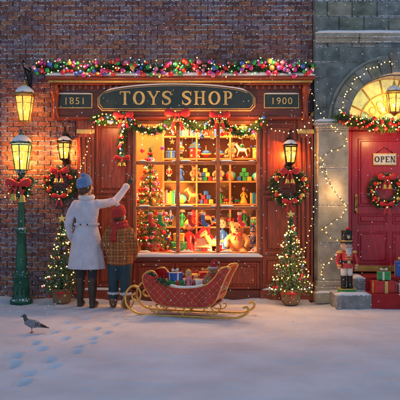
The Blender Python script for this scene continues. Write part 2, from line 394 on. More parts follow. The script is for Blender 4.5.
def lantern(mb,c,rb,rt,h,n=6,iron='iron',rot=0):
    cx,cy,cz=c;B=[];T_=[]
    for i in range(n):
        a=2*pi*i/n+rot;B.append(Vector((cx+rb*math.cos(a),cy+rb*math.sin(a),cz)));T_.append(Vector((cx+rt*math.cos(a),cy+rt*math.sin(a),cz+h)))
    for i in range(n):
        j=(i+1)%n
        f=lambda v:Vector((cx+(v.x-cx)*.95,cy+(v.y-cy)*.95,v.z))
        mb.add([f(B[i]),f(B[j]),f(T_[j]),f(T_[i])],[(0,1,2,3)],'lglass')
        mb.tube([B[i],T_[i]],.008,iron,6);mb.tube([B[i],B[j]],.009,iron,6);mb.tube([T_[i],T_[j]],.011,iron,6)
        m0=B[i].lerp(T_[i],.72);m1=B[j].lerp(T_[j],.72);mb.tube([m0,m1],.005,iron,5)
    mb.lathe([(rt*1.22,0),(rt*1.18,.012),(rt*.75,h*.22),(rt*.38,h*.34),(rt*.3,h*.36),(rt*.3,h*.42),(rt*.12,h*.46),(.01,h*.6)],iron,n,c=(cx,cy,cz+h+.012),rot=rot,smooth=False)
    mb.lathe([(rt*1.0,h*.10),(rt*.92,h*.19),(rt*.70,h*.27),(rt*.45,h*.35),(rt*.3,h*.37)],'snow',14,c=(cx,cy,cz+h+.012))
    mb.sph((cx,cy,cz+h*1.55),.018,iron)
    mb.lathe([(.01,-.05),(rb*.4,-.03),(rb*1.1,0),(rb*1.05,.012)],iron,n,c=(cx,cy,cz),rot=rot,smooth=False)
    mb.lathe([(.016,0),(.016,h*.35),(.01,h*.36)],'white',10,c=(cx,cy,cz+.012))

# ------------------------------------------------------------------ ground
rs=random.getstate()
def axis(d0,d1,st,far):
    a=list(np.arange(d0,d1+1e-6,st));lo=[d0-s for s in(.3,.9,2,5,12,30,80,200,far)][::-1];hi=[d1+s for s in(.3,.9,2,5,12,30,80,200,far)]
    return lo+a+hi
prints=[]
def trail(p0,p1,st,w,sc=1,bend=0):
    p0=Vector(p0);p1=Vector(p1);d=(p1-p0);ln=d.length;n=int(ln/st);d.normalize();s=Vector((-d.y,d.x))
    for i in range(n):
        c=p0+d*(i*st)+s*((w if i%2 else -w)+bend*math.sin(pi*i*st/ln))+Vector((U(-.03,.03),U(-.03,.03)));prints.append((c.x,c.y,math.atan2(d.y,d.x)+U(-.2,.2),sc))
trail((-1.75,-4.5),(-1.45,-.95),.30,.08,.95,-.12);trail((-1.42,-4.5),(-1.05,-1.0),.26,.06,.75,-.16)
trail((2.0,-3.4),(2.55,-1.0),.34,.08,.95,-.10)
xs=np.array(axis(-4.2,4.2,.024,600));ys=np.array(axis(-5.6,.1,.024,600))
XX,YY=np.meshgrid(xs,ys);H=np.zeros_like(XX)
for i in range(XX.shape[0]):
    for j in range(XX.shape[1]):
        x,y=XX[i,j],YY[i,j]
        if abs(x)<5.2 and -7.2<y<1.2:
            H[i,j]=.022*noise.noise((x*1.1,y*1.3,0))+.014*noise.noise((x*4,y*5,3))+.007*noise.noise((x*14,y*14,5))
H+= .07*np.exp(-((YY+.02)/.20)**2)*(XX<1.5)*(np.abs(XX)<4.5)*(.6+.4*np.sin(XX*3.1)*np.sin(XX*7.7+1))
for (cx,cy,a,sc) in prints:
    dx=XX-cx;dy=YY-cy;u=(dx*math.cos(a)+dy*math.sin(a))/(.125*sc);v=(-dx*math.sin(a)+dy*math.cos(a))/(.055*sc);q=np.sqrt(u*u+v*v)
    H+= -.05*np.clip((1.2-q)*3,0,1)*(q<1.2)+.010*np.exp(-((q-1.45)/.22)**2)
H-=.006
g=bpy.data.meshes.new('ground');nx,ny=len(xs),len(ys)
V=np.stack([XX,YY,H],-1).reshape(-1,3)
F=[(i*nx+j,i*nx+j+1,(i+1)*nx+j+1,(i+1)*nx+j) for i in range(ny-1) for j in range(nx-1)]
g.from_pydata(V.tolist(),[],F);g.polygons.foreach_set('use_smooth',[True]*len(F));g.materials.append(M['gsnow'])
bpy.context.scene.collection.objects.link(bpy.data.objects.new('ground',g))
random.setstate(rs)

# ------------------------------------------------------------------ toy shop
HT=5.2
shop=empty('toy_shop')
def bricks(mb,x0,x1,z0,z1,y,bw=.165,bh=.058,gap=.009):
    r=0;z=z0
    while z<z1-.02:
        h=min(bh,z1-z);x=x0-(bw/2 if r%2 else 0)-(.0)
        while x<x1:
            a=max(x,x0);b=min(x+bw,x1)
            if b-a>.02:
                d=U(.004,.02)
                mb.bb(a+U(0,.003),b-U(0,.004),y-d,y+.05,z+U(-.001,.001),z+h,'brick',.006)
            x+=bw+gap
        z+=bh+gap;r+=1
mb=MB()
bricks(mb,-5.2,X(78),.0,3.015,0);bricks(mb,-5.2,X(313)-.004,3.015,HT,0)
mb.bb(-5.6,X(78),.004,.24,-.1,HT,'mortar');mb.bb(X(78),X(313)-.003,.005,.24,2.62,HT,'mortar')
finish(mb,'brick_wall',parent=shop)
mb=MB()
mb.bb(-5.6,-5.4,.25,6,-.1,HT-.1,'mortar');mb.bb(-5.6,X(313),6,6.2,-.1,HT-.1,'mortar');mb.bb(-5.6,X(313),.245,6.2,HT-.1,HT-.01,'mortar')
finish(mb,'side_walls',parent=shop)
def snowstrip(mb,x0,x1,y0,y1,z,h,st=.06,seed=0,zf=None):
    n=max(3,int((x1-x0)/st));V=[];F=[];k=9
    for i in range(n+1):
        x=x0+(x1-x0)*i/n;e=min(1,min(i,n-i)/1.5+.35);zb=z+(zf(x) if zf else 0)
        hh=h*(.7+.6*(.5+.5*noise.noise((x*2.3,seed,1))))*e;ov=.012*noise.noise((x*6,seed,4))
        for j in range(k):
            a=pi*j/(k-1);cy=(y0+y1)/2;ry=(y1-y0)/2+.01+ov
            V.append((x,cy-ry*math.copysign(abs(math.cos(a))**.6,math.cos(a)),zb-.004+hh*math.sin(a)**.6))
    for i in range(n):
        for j in range(k-1):
            a=i*k+j;F.append((a,a+1,a+k+1,a+k))
        F.append((i*k,(i+1)*k,(i+1)*k+k-1,i*k+k-1))
    F.append(tuple(range(k)));F.append(tuple(range(n*k,n*k+k)))
    mb.add(V,F,'snow',True)
mb=MB();snowstrip(mb,-5.6,X(313),-.06,.3,HT,.10)
finish(mb,'roof_snow',parent=shop)
# timber shopfront
mb=MB()
wx0,wx1,wz0,wz1=X(133),X(260),.62,2.49
def panel(x0,x1,z0,z1,y,k='wood'):
    w=.035
    mb.bb(x0,x0+w,y-.03,y,z0,z1,k,.004);mb.bb(x1-w,x1,y-.03,y,z0,z1,k,.004)
    mb.bb(x0+w,x1-w,y-.028,y,z1-w,z1,'woodh',.004);mb.bb(x0+w,x1-w,y-.028,y,z0,z0+w,'woodh',.004)
    if x1-x0>.15:
        xm0,xm1,zm0,zm1=x0+w+.025,x1-w-.025,z0+w+.025,z1-w-.025
        mb.box(((xm0+xm1)/2,y-.002,(zm0+zm1)/2),(xm1-xm0,.03,zm1-zm0),k,.012)
for a,b in((X(78),wx0),(wx1,X(313)-.004)):
    mb.bb(a,b,-.06,.24,0,2.55,'wood')
    mb.bb(a-.01,b+.0,-.13,-.061,0.0,.16,'woodh',.01)
def column(x0,x1):
    mb.bb(x0,x1,-.11,-.0605,.161,2.53,'wood',.008)
    xc=(x0+x1)/2
    for t in(-.3,0,.3): mb.tube([(xc+t*(x1-x0),-.112,.35),(xc+t*(x1-x0),-.112,2.25)],.012,'wood2',8)
    mb.bb(x0-.012,x1+.012,-.13,-.111,2.30,2.36,'goldp',.006);mb.bb(x0-.01,x1+.01,-.128,-.112,.2,.27,'woodh',.006)
column(X(79),X(95));column(X(297),X(312))
for x0,x1 in((X(97),X(131)),(X(262),X(295))):
    panel(x0,x1,.2,.62,-.061);panel(x0,x1,.65,1.45,-.061);panel(x0,x1,1.48,2.45,-.061)
mb.bb(wx0,wx1,-.03,.24,0,.55,'wood')
n=3;w=(wx1-wx0)/n
for i in range(n): panel(wx0+i*w+.01,wx0+(i+1)*w-.01,.16,.53,-.031)
mb.bb(wx0,wx1,-.10,-.031,0,.15,'wood2',.008)
mb.bb(wx0-.03,wx1+.03,-.19,.1,.55,.615,'wood2',.012)
fx0,fx1=X(56),X(306)
mb.bb(fx0,fx1,-.17,-.02,2.53,2.95,'wood2',.005)
mb.bb(fx0-.02,fx1+.02,-.20,-.02,2.49,2.53,'woodh',.008)
for i,(yy,z0,z1) in enumerate(((-.22,2.951,2.98),(-.28,2.981,3.01),(-.36,3.011,3.06))):
    mb.bb(fx0-.03-i*.02,fx1+.03+i*.02,yy,-.022,z0,z1,'woodh' if i!=1 else 'goldp',.008)
for i in range(42):
    x=fx0+.03+(fx1-fx0-.06)*i/41;mb.bb(x-.018,x+.018,-.205,-.171,2.90,2.948,'woodh',.004)
for x in(fx0+.04,fx1-.04):
    mb.tube(cr([(x,-.2,2.5),(x,-.24,2.6),(x,-.22,2.75),(x,-.3,2.88),(x,-.26,2.95)],5),[.05,.035,.04,.06,.03],'wood',10)
finish(mb,'shopfront',parent=shop)
mb=MB()
y0=-.075;mb.bb(wx0,wx0+.05,y0,.06,wz0,wz1,'woodw',.008);mb.bb(wx1-.05,wx1,y0,.06,wz0,wz1,'woodw',.008)
mb.bb(wx0+.05,wx1-.05,y0+.002,.06,wz1-.05,wz1,'woodw',.008);mb.bb(wx0+.05,wx1-.05,y0+.002,.06,wz0-.006,wz0+.05,'woodw',.008)
vx=[X(178),X(218)];hz=[Z(163),Z(208)]
for x in vx: mb.bb(x-.026,x+.026,-.06,.03,wz0+.05,wz1-.05,'woodw',.011)
cols=[wx0+.05,vx[0],vx[1],wx1-.05]
for z in hz:
    for i in range(3):
        a=cols[i]+(.026 if i else 0);b=cols[i+1]-(.026 if i<2 else 0);mb.bb(a,b,-.055,.028,z-.024,z+.024,'woodw',.010)
finish(mb,'window_frame',parent=shop)
mb=MB();mb.add([(wx0+.03,-.01,wz0),(wx1-.03,-.01,wz0),(wx1-.03,-.01,wz1),(wx0+.03,-.01,wz1)],[(0,1,2,3)],'glass');finish(mb,'window_glass',parent=shop)
mb=MB();snowstrip(mb,wx0-.02,wx1+.02,-.19,-.08,.615,.05,seed=3)
for z in hz+[wz0+.05]:
    for i in range(3):
        zz_=z+.024 if z in hz else z
        snowstrip(mb,cols[i]+.028,cols[i]+.02+U(.10,.2),-.052,-.015,zz_,.022,.03,seed=i)
        snowstrip(mb,cols[i+1]-.02-U(.06,.14),cols[i+1]-.028,-.052,-.015,zz_,.018,.03,seed=i+5)
snowstrip(mb,fx0-.07,fx1+.07,-.37,-.03,3.06,.06,seed=5)
snowstrip(mb,X(80),X(131),-.135,-.065,.158,.03,seed=11);snowstrip(mb,X(262),X(310),-.135,-.065,.158,.03,seed=12)
finish(mb,'ledge_snow',parent=shop)
mb=MB();ix0,ix1=wx0-.25,wx1+.25
mb.bb(ix0,ix1,1.15,1.2,.5,2.85,'wallp');mb.bb(ix0-.05,ix0,.242,1.2,.5,2.85,'wallp');mb.bb(ix1,ix1+.05,.242,1.2,.5,2.85,'wallp')
mb.bb(ix0,ix1,.0,1.15,.5,.575,'oak');mb.bb(ix0,ix1,.25,1.15,2.8,2.85,'wallp')
finish(mb,'shop_interior',parent=shop)
mb=MB();shz=[.98,1.32,1.66,2.0,2.33]
for z in shz:
    mb.bb(-.55,ix1-.002,.72,1.148,z-.012,z+.012,'oak',.004)
for x in(-.55,-.05,.45,.98): mb.bb(x-.014,x+.014,.718,1.147,.577,2.55,'oak',.003)
mb.bb(-.57,ix1-.003,.70,1.146,2.56,2.60,'oak',.006)
finish(mb,'toy_shelf')
for x in(-.65,-.05,.55):
    light('shop_ceiling_light',(x,.30,2.66),68,(1,.53,.18),.06,shop)
light('shop_display_light',(.3,.22,.80),22,(1,.53,.18),.04,shop);light('shop_display_light',(-.25,.45,1.45),28,(1,.53,.18),.05,shop)

# ------------------------------------------------------------------ lettering
def letter(mb,ch,x,z,h,y,k='goldp'):
    """serif capital drawn from strokes; returns advance"""
    n=[0]
    def P(p): return (x+p[0]*h,z+p[1]*h)
    def st(pts,ws,closed=False):
        n[0]+=1;mb.ribbon([P(p) for p in pts],[w*h for w in ws],y-.008-.0006*n[0],y+.004+.0003*n[0],k,closed)
    def stem(cx,a=0,b=1,w=.17,sf=True):
        st([(cx,a),(cx,b)],[w,w])
        if sf:
            for q in((a,a+.06) if a==0 else None,(b-.06,b) if b==1 else None):
                if q: st([(cx-.17,(q[0]+q[1])/2),(cx+.17,(q[0]+q[1])/2)],[.06,.06])
    if ch=='T':
        stem(.4,0,.99,sf=False);st([(.24,.03),(.56,.03)],[.06,.06]);st([(.02,.95),(.78,.95)],[.08,.08]);st([(.05,.78),(.05,.96)],[.06,.06]);st([(.75,.78),(.75,.96)],[.06,.06]);return .84
    if ch in'O':
        a=np.linspace(0,2*pi,33)[:-1];st([(.44+.34*math.cos(t),.5+.45*math.sin(t)) for t in a],[.08+.12*abs(math.cos(t)) for t in a],True);return .94
    if ch=='Y':
        st([(.1,.97),(.43,.45)],[.16,.16]);st([(.74,.97),(.45,.45)],[.08,.08]);stem(.43,0,.5,.16,False)
        for q in((.1,.97),(.74,.97),(.43,.03)): st([(q[0]-.15,q[1]),(q[0]+.15,q[1])],[.06,.06])
        return .88
    if ch=='S':
        q=cr([(.66,.74,0),(.6,.9,0),(.38,.96,0),(.16,.86,0),(.14,.68,0),(.34,.54,0),(.54,.42,0),(.6,.22,0),(.4,.05,0),(.16,.08,0),(.08,.28,0)],5)
        m=len(q);st([(p.x,p.y) for p in q],[.05+.15*math.sin(pi*i/(m-1))**1.2 for i in range(m)]);st([(.68,.68),(.68,.98)],[.05,.05]);st([(.06,.02),(.06,.34)],[.05,.05]);return .76
    if ch=='H':
        stem(.18);stem(.68);st([(.22,.52),(.64,.52)],[.07,.07]);return .92
    if ch=='P':
        stem(.18);a=np.linspace(-pi/2,pi/2,14);st([(.26,.48)]+[(.34+.24*math.cos(t),.72+.23*math.sin(t)) for t in a]+[(.26,.95)],[.06]+[.06+.11*math.cos(t) for t in a]+[.06]);return .74
    if ch=='E':
        stem(.18);st([(.2,.96),(.64,.96)],[.07,.07]);st([(.2,.5),(.5,.5)],[.07,.07]);st([(.2,.04),(.66,.04)],[.07,.07]);st([(.64,.8),(.64,.98)],[.06,.06]);st([(.66,.02),(.66,.2)],[.06,.06]);return .76
    if ch=='N':
        stem(.16,w=.08);stem(.72,w=.08);st([(.16,.97),(.72,.02)],[.17,.17]);return .92
    return .42
def word(mb,s,xc,z,h,y,k,sp=.08):
    t=MB();w=0
    for c in s: w+=letter(t,c,0,0,1,0,k)+sp
    x=xc-(w-sp)*h/2
    for c in s: x+=(letter(mb,c,x,z,h,y,k)+sp)*h
mb=MB()
sx0,sx1,sz0,sz1=X(100),X(254),Z(113),Z(85)
def board(off):
    a=[(sx0+off,sz0+.06+off),(sx0+.06+off*.5,sz0+off),(sx1-.06-off*.5,sz0+off),(sx1-off,sz0+.06+off),(sx1-off,sz0+.18),(sx1-.07-off*.5,sz0+.25)]
    n=14;top=[]
    for i in range(n+1):
        t=i/n;x=(sx1-.1)*(1-t)+(sx0+.1)*t;top.append((x,sz0+.27-off+.10*math.sin(pi*t)**.6))
    return a+top+[(sx0+.07+off*.5,sz0+.25),(sx0+off,sz0+.18)]
mb.prism(board(0),-.235,-.172,'goldp');mb.prism(board(.012),-.242,-.2352,'wood2');mb.prism(board(.026),-.2445,-.2422,'goldp');mb.prism(board(.033),-.2475,-.2447,'signg')
word(mb,'TOYS SHOP',(sx0+sx1)/2,sz0+.08,.185,-.252,'goldp',.14)
snowstrip(mb,sx0+.12,sx1-.12,-.245,-.18,sz0+.262,.022,.05,21,zf=lambda x:.10*max(0,math.sin(pi*(x-sx0-.1)/(sx1-sx0-.2)))**.6)
for xc in(X(77),X(280)):
    w=.24
    mb.bb(xc-w,xc+w,-.186,-.1705,2.64,2.84,'goldp',.003);mb.bb(xc-w+.012,xc+w-.012,-.189,-.1865,2.652,2.828,'signg')
    snowstrip(mb,xc-w,xc+w,-.19,-.175,2.84,.015,.04,8)
ob=finish(mb,'shop_sign')
for s,xc in(('1851',X(77)),('1900',X(280))):
    c=bpy.data.curves.new('t','FONT');c.body=s;c.size=.13;c.extrude=.003;c.align_x='CENTER';c.space_character=1.2
    o=bpy.data.objects.new('t',c);bpy.context.scene.collection.objects.link(o)
    dg=bpy.context.evaluated_depsgraph_get();me=bpy.data.meshes.new_from_object(o.evaluated_get(dg));bpy.data.objects.remove(o)
    o=bpy.data.objects.new('year_number',me);bpy.context.scene.collection.objects.link(o);me.materials.clear();me.materials.append(M['goldp'])
    o.rotation_euler=(pi/2,0,0);o.location=(xc,-.193,2.695);o.parent=ob

# garlands
tg=garland('christmas_garland',[(X(42)+i*(X(308)-X(42))/12,-.33,3.15+.025*math.sin(i*2.1)) for i in range(13)],.125,3400,'firs',nb=190,nl=110,br=(.018,.038),lk='lightc',L=.065)
for x in(-1.6,-.3,1.0): light('garland_fill_light',(x,-.52,3.22),3.5,(1,.55,.25),.08,tg)  # added point lights standing in for the garland bulbs' glow
def swag(a,b,d,y=-.24,n=6): return [(a[0]+(b[0]-a[0])*i/n,y,a[1]+(b[1]-a[1])*i/n-d*4*(i/n)*(1-i/n)) for i in range(n+1)]
sw=swag((X(97),2.48),(X(126),2.52),.02)+swag((X(126),2.52),(X(178),2.52),.2)[1:]+swag((X(178),2.52),(X(218),2.52),.15)[1:]+swag((X(218),2.52),(X(262),2.48),.2)[1:]
wg=garland('window_garland',sw,.09,3400,'fir',nb=60,nl=90,br=(.014,.028),
   bows=[(X(126),-.34,2.52,.17),(X(178),-.34,2.54,.22),(X(219),-.34,2.52,.18)])
for x in(-1.2,-.45,.0,.65): light('garland_fill_light',(x,-.42,2.40),6,(1,.50,.16),.06,wg)  # added fill in front of the bulbs, warms sign and window bars
garland('side_garland',[(X(126),-.17,2.46),(X(124),-.17,2.3),(X(122),-.17,2.1),(X(124),-.17,1.92)],.085,3000,'fir',nb=20,nl=24,br=(.016,.026),bows=[(X(124),-.26,1.95,.14)])
wreath('christmas_wreath',(X(62),-.10,Z(184)),.175,.09)
wreath('christmas_wreath',(X(287),-.19,Z(187)),.205,.10)
def wall_lantern(px,py,y,W=42):
    mb=MB();lantern(mb,(0,-.16,0),.062,.095,.22,6,'iron',rot=pi/6)
    mb.tube(cr([(0,0,.02),(0,-.06,-.06),(0,-.12,-.09),(0,-.16,-.05)],5),.010,'iron')
    mb.tube(cr([(0,0,.3),(0,-.1,.43),(0,-.16,.42),(0,-.16,.34)],5),.009,'iron')
    mb.box((0,-.006,.15),(.07,.024,.42),'iron',.008)
    mb.lathe([(.05,0),(.05,.01),(.0,.01)],'iron',12,c=(0,-.02,0))
    ob=finish(mb,'wall_lantern',(X(px),y,Z(py)));light('lantern_light',(0,-.16,.13),W,(1,.43,.10),.028,ob)
wall_lantern(67,160,-.02);wall_lantern(288,164,-.098)

# bracket lantern hung high on the brick wall
mb=MB()
mb.tube([(0,0,0),(0,-.34,0)],.012,'iron');mb.tube(cr([(0,0,-.2),(0,-.1,-.14),(0,-.2,-.05),(0,-.3,-.01)],5),.009,'iron')
mb.tube(cr([(0,-.34,0),(0,-.39,.04),(0,-.36,.09),(0,-.32,.06)],5),.009,'iron');mb.box((0,-.0,-.1),(.05,.02,.32),'iron',.005)
mb.tube(cr([(0,0,0),(.1,-.01,.05),(.2,-.01,.01),(.27,-.01,.05),(.22,-.01,.08)],5),.008,'iron')
snowstrip(mb,-.02,.02,-.33,-.02,.012,.02)
mb.tube([(0,-.28,0),(0,-.28,-.14)],.005,'iron')
lantern(mb,(0,-.28,-.72),.07,.13,.34,6,'brass',rot=pi/6)
ob=finish(mb,'bracket_lantern',(X(30),-.02,Z(72)));light('lantern_light',(0,-.28,-.54),16,(1,.42,.10),.03,ob)

# ------------------------------------------------------------------ street lamp
mb=MB()
mb.lathe([(.15,0),(.15,.05),(.12,.08),(.11,.12),(.095,.36),(.11,.38),(.11,.41),(.08,.45),(.066,.8),(.06,.95),(.075,.97),(.075,1.0),(.05,1.03),(.042,1.3),(.036,1.58),(.055,1.6),(.055,1.63),(.03,1.66),(.028,1.70),(.06,1.76),(.08,1.78)],'green',20)
for i in range(10):
    a=2*pi*i/10;mb.tube([(.105*math.cos(a),.105*math.sin(a),.13),(.09*math.cos(a),.09*math.sin(a),.35)],.012,'green',6)
    mb.tube([(.07*math.cos(a),.07*math.sin(a),.5),(.052*math.cos(a),.052*math.sin(a),.93)],.008,'green',6)
mb.tube([(-.2,0,1.64),(.2,0,1.64)],.013,'green');mb.sph((-.2,0,1.64),.02,'green');mb.sph((.2,0,1.64),.02,'green')
lantern(mb,(0,0,1.80),.085,.135,.34,6,'green',rot=pi/6)
lamp=finish(mb,'street_lamp',(-2.41,-.28,-.01));light('lamp_light',(0,0,2.0),55,(1,.46,.12),.035,lamp)
mb=MB();mb.needles([(-.14,0,.06),(0,-.02,0),(.14,0,.06)],.11,2200,'firs',.07,.010);mb.needles([(-.08,0,-.1),(.0,-.02,-.02),(.08,0,-.12)],.11,1800,'firs',.07,.010)
bow(mb,(0,-.13,.02),.22);bell(mb,(-.06,-.13,-.2),.1);bell(mb,(.06,-.14,-.22),.1)
for i in range(16): mb.sph((U(-.16,.16),-.1,U(-.1,.1)),.018,'redb')
for i in range(12): mb.sph((U(-.18,.18),-.11,U(-.18,.1)),.0085,'lights',8,5)
finish(mb,'lamp_post_bow',(-2.41,-.33,1.58))

# ------------------------------------------------------------------ stone townhouse with portal
th=empty('stone_townhouse')
XC=X(392);hw=.653;zs=Z(125);L0=X(313);L1=XC*2-L0
mb=MB()
arc=[(XC-(hw+.01)*math.cos(a),zs+(hw+.01)*math.sin(a)) for a in np.linspace(0,pi,28)]
mb.prism([(L0,-.1),(L0,HT),(6.5,HT),(6.5,-.1),(XC+hw+.01,-.1)]+arc[::-1]+[(XC-hw-.01,-.1)],-.12,.3,'stone')
mb.bb(L0,6.5,5.8,6.0,-.1,HT-.1,'stone');mb.bb(6.3,6.5,.3,5.8,-.1,HT-.1,'stone');mb.bb(L0,6.5,.301,5.99,HT-.09,HT-.01,'stone')
for s in(0,1):
    a,b=(L0,XC-hw) if s==0 else (XC+hw,L1)
    z=.30
    while z<2.3:
        h=.507;mb.bb(a+.03,b+(-.0 if s==0 else -.03),-.25,-.119,z+.002,min(z+h,2.33)-.002,'stonep',.008);z+=h
    for (e,yf,z0,z1) in((.05,-.34,0,.14),(.03,-.31,.141,.22),(.012,-.28,.221,.298)):
        mb.bb(a+.03-e,b-(.03 if s else 0)+(e if s else e*.3),yf,-.118,z0,z1,'stonep',.012)
    for (e,yf,z0,z1) in((.01,-.27,2.331,2.365),(.03,-.30,2.366,2.41),(.055,-.34,2.411,2.45)):
        mb.bb(a+.03-e,b-(.03 if s else 0)+(e if s else e*.3),yf,-.118,z0,z1,'stonep',.008)
nv=15
for i in range(nv):
    a0=pi*i/nv+.006;a1=pi*(i+1)/nv-.006;key=(i==nv//2);ro=hw+(.27 if key else .21);ri=hw-.004;yf=-.31 if key else -.24-.012*(i%2)
    q=np.linspace(a0,a1,4);pl=[(XC-ro*math.cos(t),zs+.03+ro*math.sin(t)) for t in q]+[(XC-ri*math.cos(t),zs+.03+ri*math.sin(t)) for t in q[::-1]]
    mb.prism(pl,yf,-.1195,'stone')
mb.tube([(XC-(hw+.235)*math.cos(a),-.14,zs+.03+(hw+.235)*math.sin(a)) for a in np.linspace(0,pi,40)],.03,'stonep',10)
z=zs+.02;r=0
while z<HT-.1:
    x=L0+.004-(.16 if r%2 else 0)
    while x<6.4:
        a,b=max(x,L0+.004),x+.33
        near=min((Vector((xx-XC,zz-zs))).length for xx in(a,b,(a+b)/2) for zz in(z,z+.2))
        if near>hw+.28 and b-a>.05: mb.bb(a,b-.008,-.14+U(-.006,.006),-.1195,z,min(z+.2,HT-.01),'stone',.008)
        x+=.34
    z+=.208;r+=1
finish(mb,'stone_wall',parent=th)
mb=MB()
x=L0
while x<6.4: mb.bb(x+.003,x+.597,-.235,-.1475,3.60,3.66,'stonep',.01);mb.bb(x+.003,x+.597,-.20,-.1475,3.54,3.598,'stonep',.01);x+=.6
finish(mb,'string_course',parent=th)
mb=MB();snowstrip(mb,L0-.02,6.5,-.2,.3,HT,.08,seed=9);snowstrip(mb,L0,6.4,-.235,-.15,3.66,.04,seed=6)
snowstrip(mb,L0-.02,XC-hw+.01,-.335,-.25,2.451,.035,seed=2);snowstrip(mb,L0-.02,XC-hw-.02,-.34,-.27,.141,.03,seed=4)
finish(mb,'wall_snow',parent=th)
mb=MB()
dz=.36;mb.bb(XC-hw,XC-hw+.11,.06,.2,dz,2.36,'door',.012);mb.bb(XC+hw-.11,XC+hw,.06,.2,dz,2.36,'door',.012)
mb.bb(XC-hw-.0,XC+hw,.04,.2,2.361,2.44,'door',.012);mb.bb(XC-hw,XC+hw,.03,.2,2.441,2.455,'goldp')
lx0,lx1=XC-hw+.115,XC+hw-.115
mb.bb(lx0,lx1,.10,.16,dz+.02,2.355,'door',.006)
pw=(lx1-lx0)
for (u0,u1,z0,z1) in((.08,.47,.5,.95),(.53,.92,.5,.95),(.08,.47,1.05,1.2),(.53,.92,1.05,1.2),(.08,.92,1.3,2.25)):
    a,b=lx0+u0*pw,lx0+u1*pw
    for q in((a,b,z0,z0+.02),(a,b,z1-.02,z1),(a,a+.02,z0+.021,z1-.021),(b-.02,b,z0+.021,z1-.021)): mb.bb(q[0],q[1],.085,.099,q[2],q[3],'door',.005)
    mb.box(((a+b)/2,.098,(z0+z1)/2),(b-a-.07,.022,z1-z0-.07),'door',.01)
mb.bb(lx0+.03,lx1-.03,.088,.099,dz+.03,dz+.11,'brass',.003)
hx=lx0+.06;mb.box((hx,.095,1.35),(.045,.02,.24),'brass',.006);mb.tube(cr([(hx,.08,1.43),(hx,.03,1.41),(hx,.03,1.31),(hx,.08,1.28)],5),.009,'brass')
mb.sph((hx,.06,1.22),.022,'brass')
finish(mb,'front_door',parent=th)
mb=MB();ns=7
for i in range(ns):
    for (r0,r1) in((.17,.42),(.43,hw)):
        a0=pi*i/ns+.01;a1=pi*(i+1)/ns-.01;q=np.linspace(a0,a1,6)
        mb.prism([(XC-r1*math.cos(t),2.457+r1*math.sin(t)) for t in q]+[(XC-r0*math.cos(t),2.457+r0*math.sin(t)) for t in q[::-1]],.13,.14,'fan')
mb.prism([(XC-.165*math.cos(t),2.457+.165*math.sin(t)) for t in np.linspace(0,pi,14)],.131,.139,'fan')
for i in range(1,ns):
    a=pi*i/ns;mb.tube([(XC-.17*math.cos(a),.12,2.457+.17*math.sin(a)),(XC-hw*math.cos(a),.12,2.457+hw*math.sin(a))],.013,'goldp',6)
for r in(.17,.425,hw-.015): mb.tube([(XC-r*math.cos(a),.118,2.457+r*math.sin(a)) for a in np.linspace(0,pi,30)],.014,'goldp',6)
for i in range(ns):
    a=pi*(i+.5)/ns;c=(XC-.3*math.cos(a),.115,2.457+.3*math.sin(a));mb.tube([(c[0]+.05*math.cos(t),c[1],c[2]+.05*math.sin(t)) for t in np.linspace(0,2*pi,14)[:-1]],.008,'goldp',6,closed=True)
finish(mb,'fanlight',parent=th)
mb=MB()
mb.bb(1.74,4.0,-.82,.12,-.05,.18,'stoned',.015);mb.bb(2.03,XC*2-2.03,-.48,.12,.181,.36,'stoned',.015)
mb.bb(XC-.48,XC+.48,-.8205,-.0,.181,.186,'carpet');mb.bb(XC-.48,XC+.48,-.4805,.05,.361,.366,'carpet');mb.bb(XC-.48,XC+.48,-.485,-.481,.187,.3655,'carpet');mb.bb(XC-.48,XC+.48,-.8255,-.8206,.0,.1855,'carpet')
snowstrip(mb,1.75,XC-.5,-.81,-.70,.18,.035,seed=8);snowstrip(mb,2.04,XC-.5,-.47,-.3,.36,.04,.04,seed=8);snowstrip(mb,XC+.5,3.9,-.8,-.5,.18,.03,seed=8)
finish(mb,'door_steps',parent=th)
mb=MB();mb.box((0,0,0),(.33,.02,.17),'goldp',.006);mb.box((0,-.003,0),(.30,.02,.14),'white',.004);word(mb,'OPEN',0,-.04,.08,-.014,'black',.1)
mb.tube([(-.12,0,.085),(0,0,.17),(.12,0,.085)],.004,'black');mb.sph((0,0,.17),.01,'brass')
finish(mb,'open_sign',(X(386),.07,Z(159)))
wreath('christmas_wreath',(X(386),.04,Z(191)),.19,.09)
mb=MB();lantern(mb,(0,0,0),.07,.105,.26,6,'brass',rot=pi/6);mb.tube([(0,0,.38),(0,0,.66)],.006,'brass')
ob=finish(mb,'hanging_lantern',(X(391),-.16,Z(114)));light('lantern_light',(0,0,.14),44,(1,.50,.14),.03,ob)
pts=swag((X(333),2.52),(X(392),2.56),.0,-.36)+swag((X(392),2.56),(X(452),2.52),.0,-.36)[1:]
pts=[(x,-.38 if abs(x-XC)>hw-.1 else -.3,z-.16*math.cos((x-XC)/.95*pi/2)) for x,y,z in pts]
hg=garland('holly_garland',pts,.125,3000,'holly',nb=50,nl=70,bk='redb',br=(.016,.028),L=.08)
light('garland_fill_light',(2.45,-.5,2.25),10,(1,.50,.16),.06,hg)  # added fill for the glow of the holly bulbs
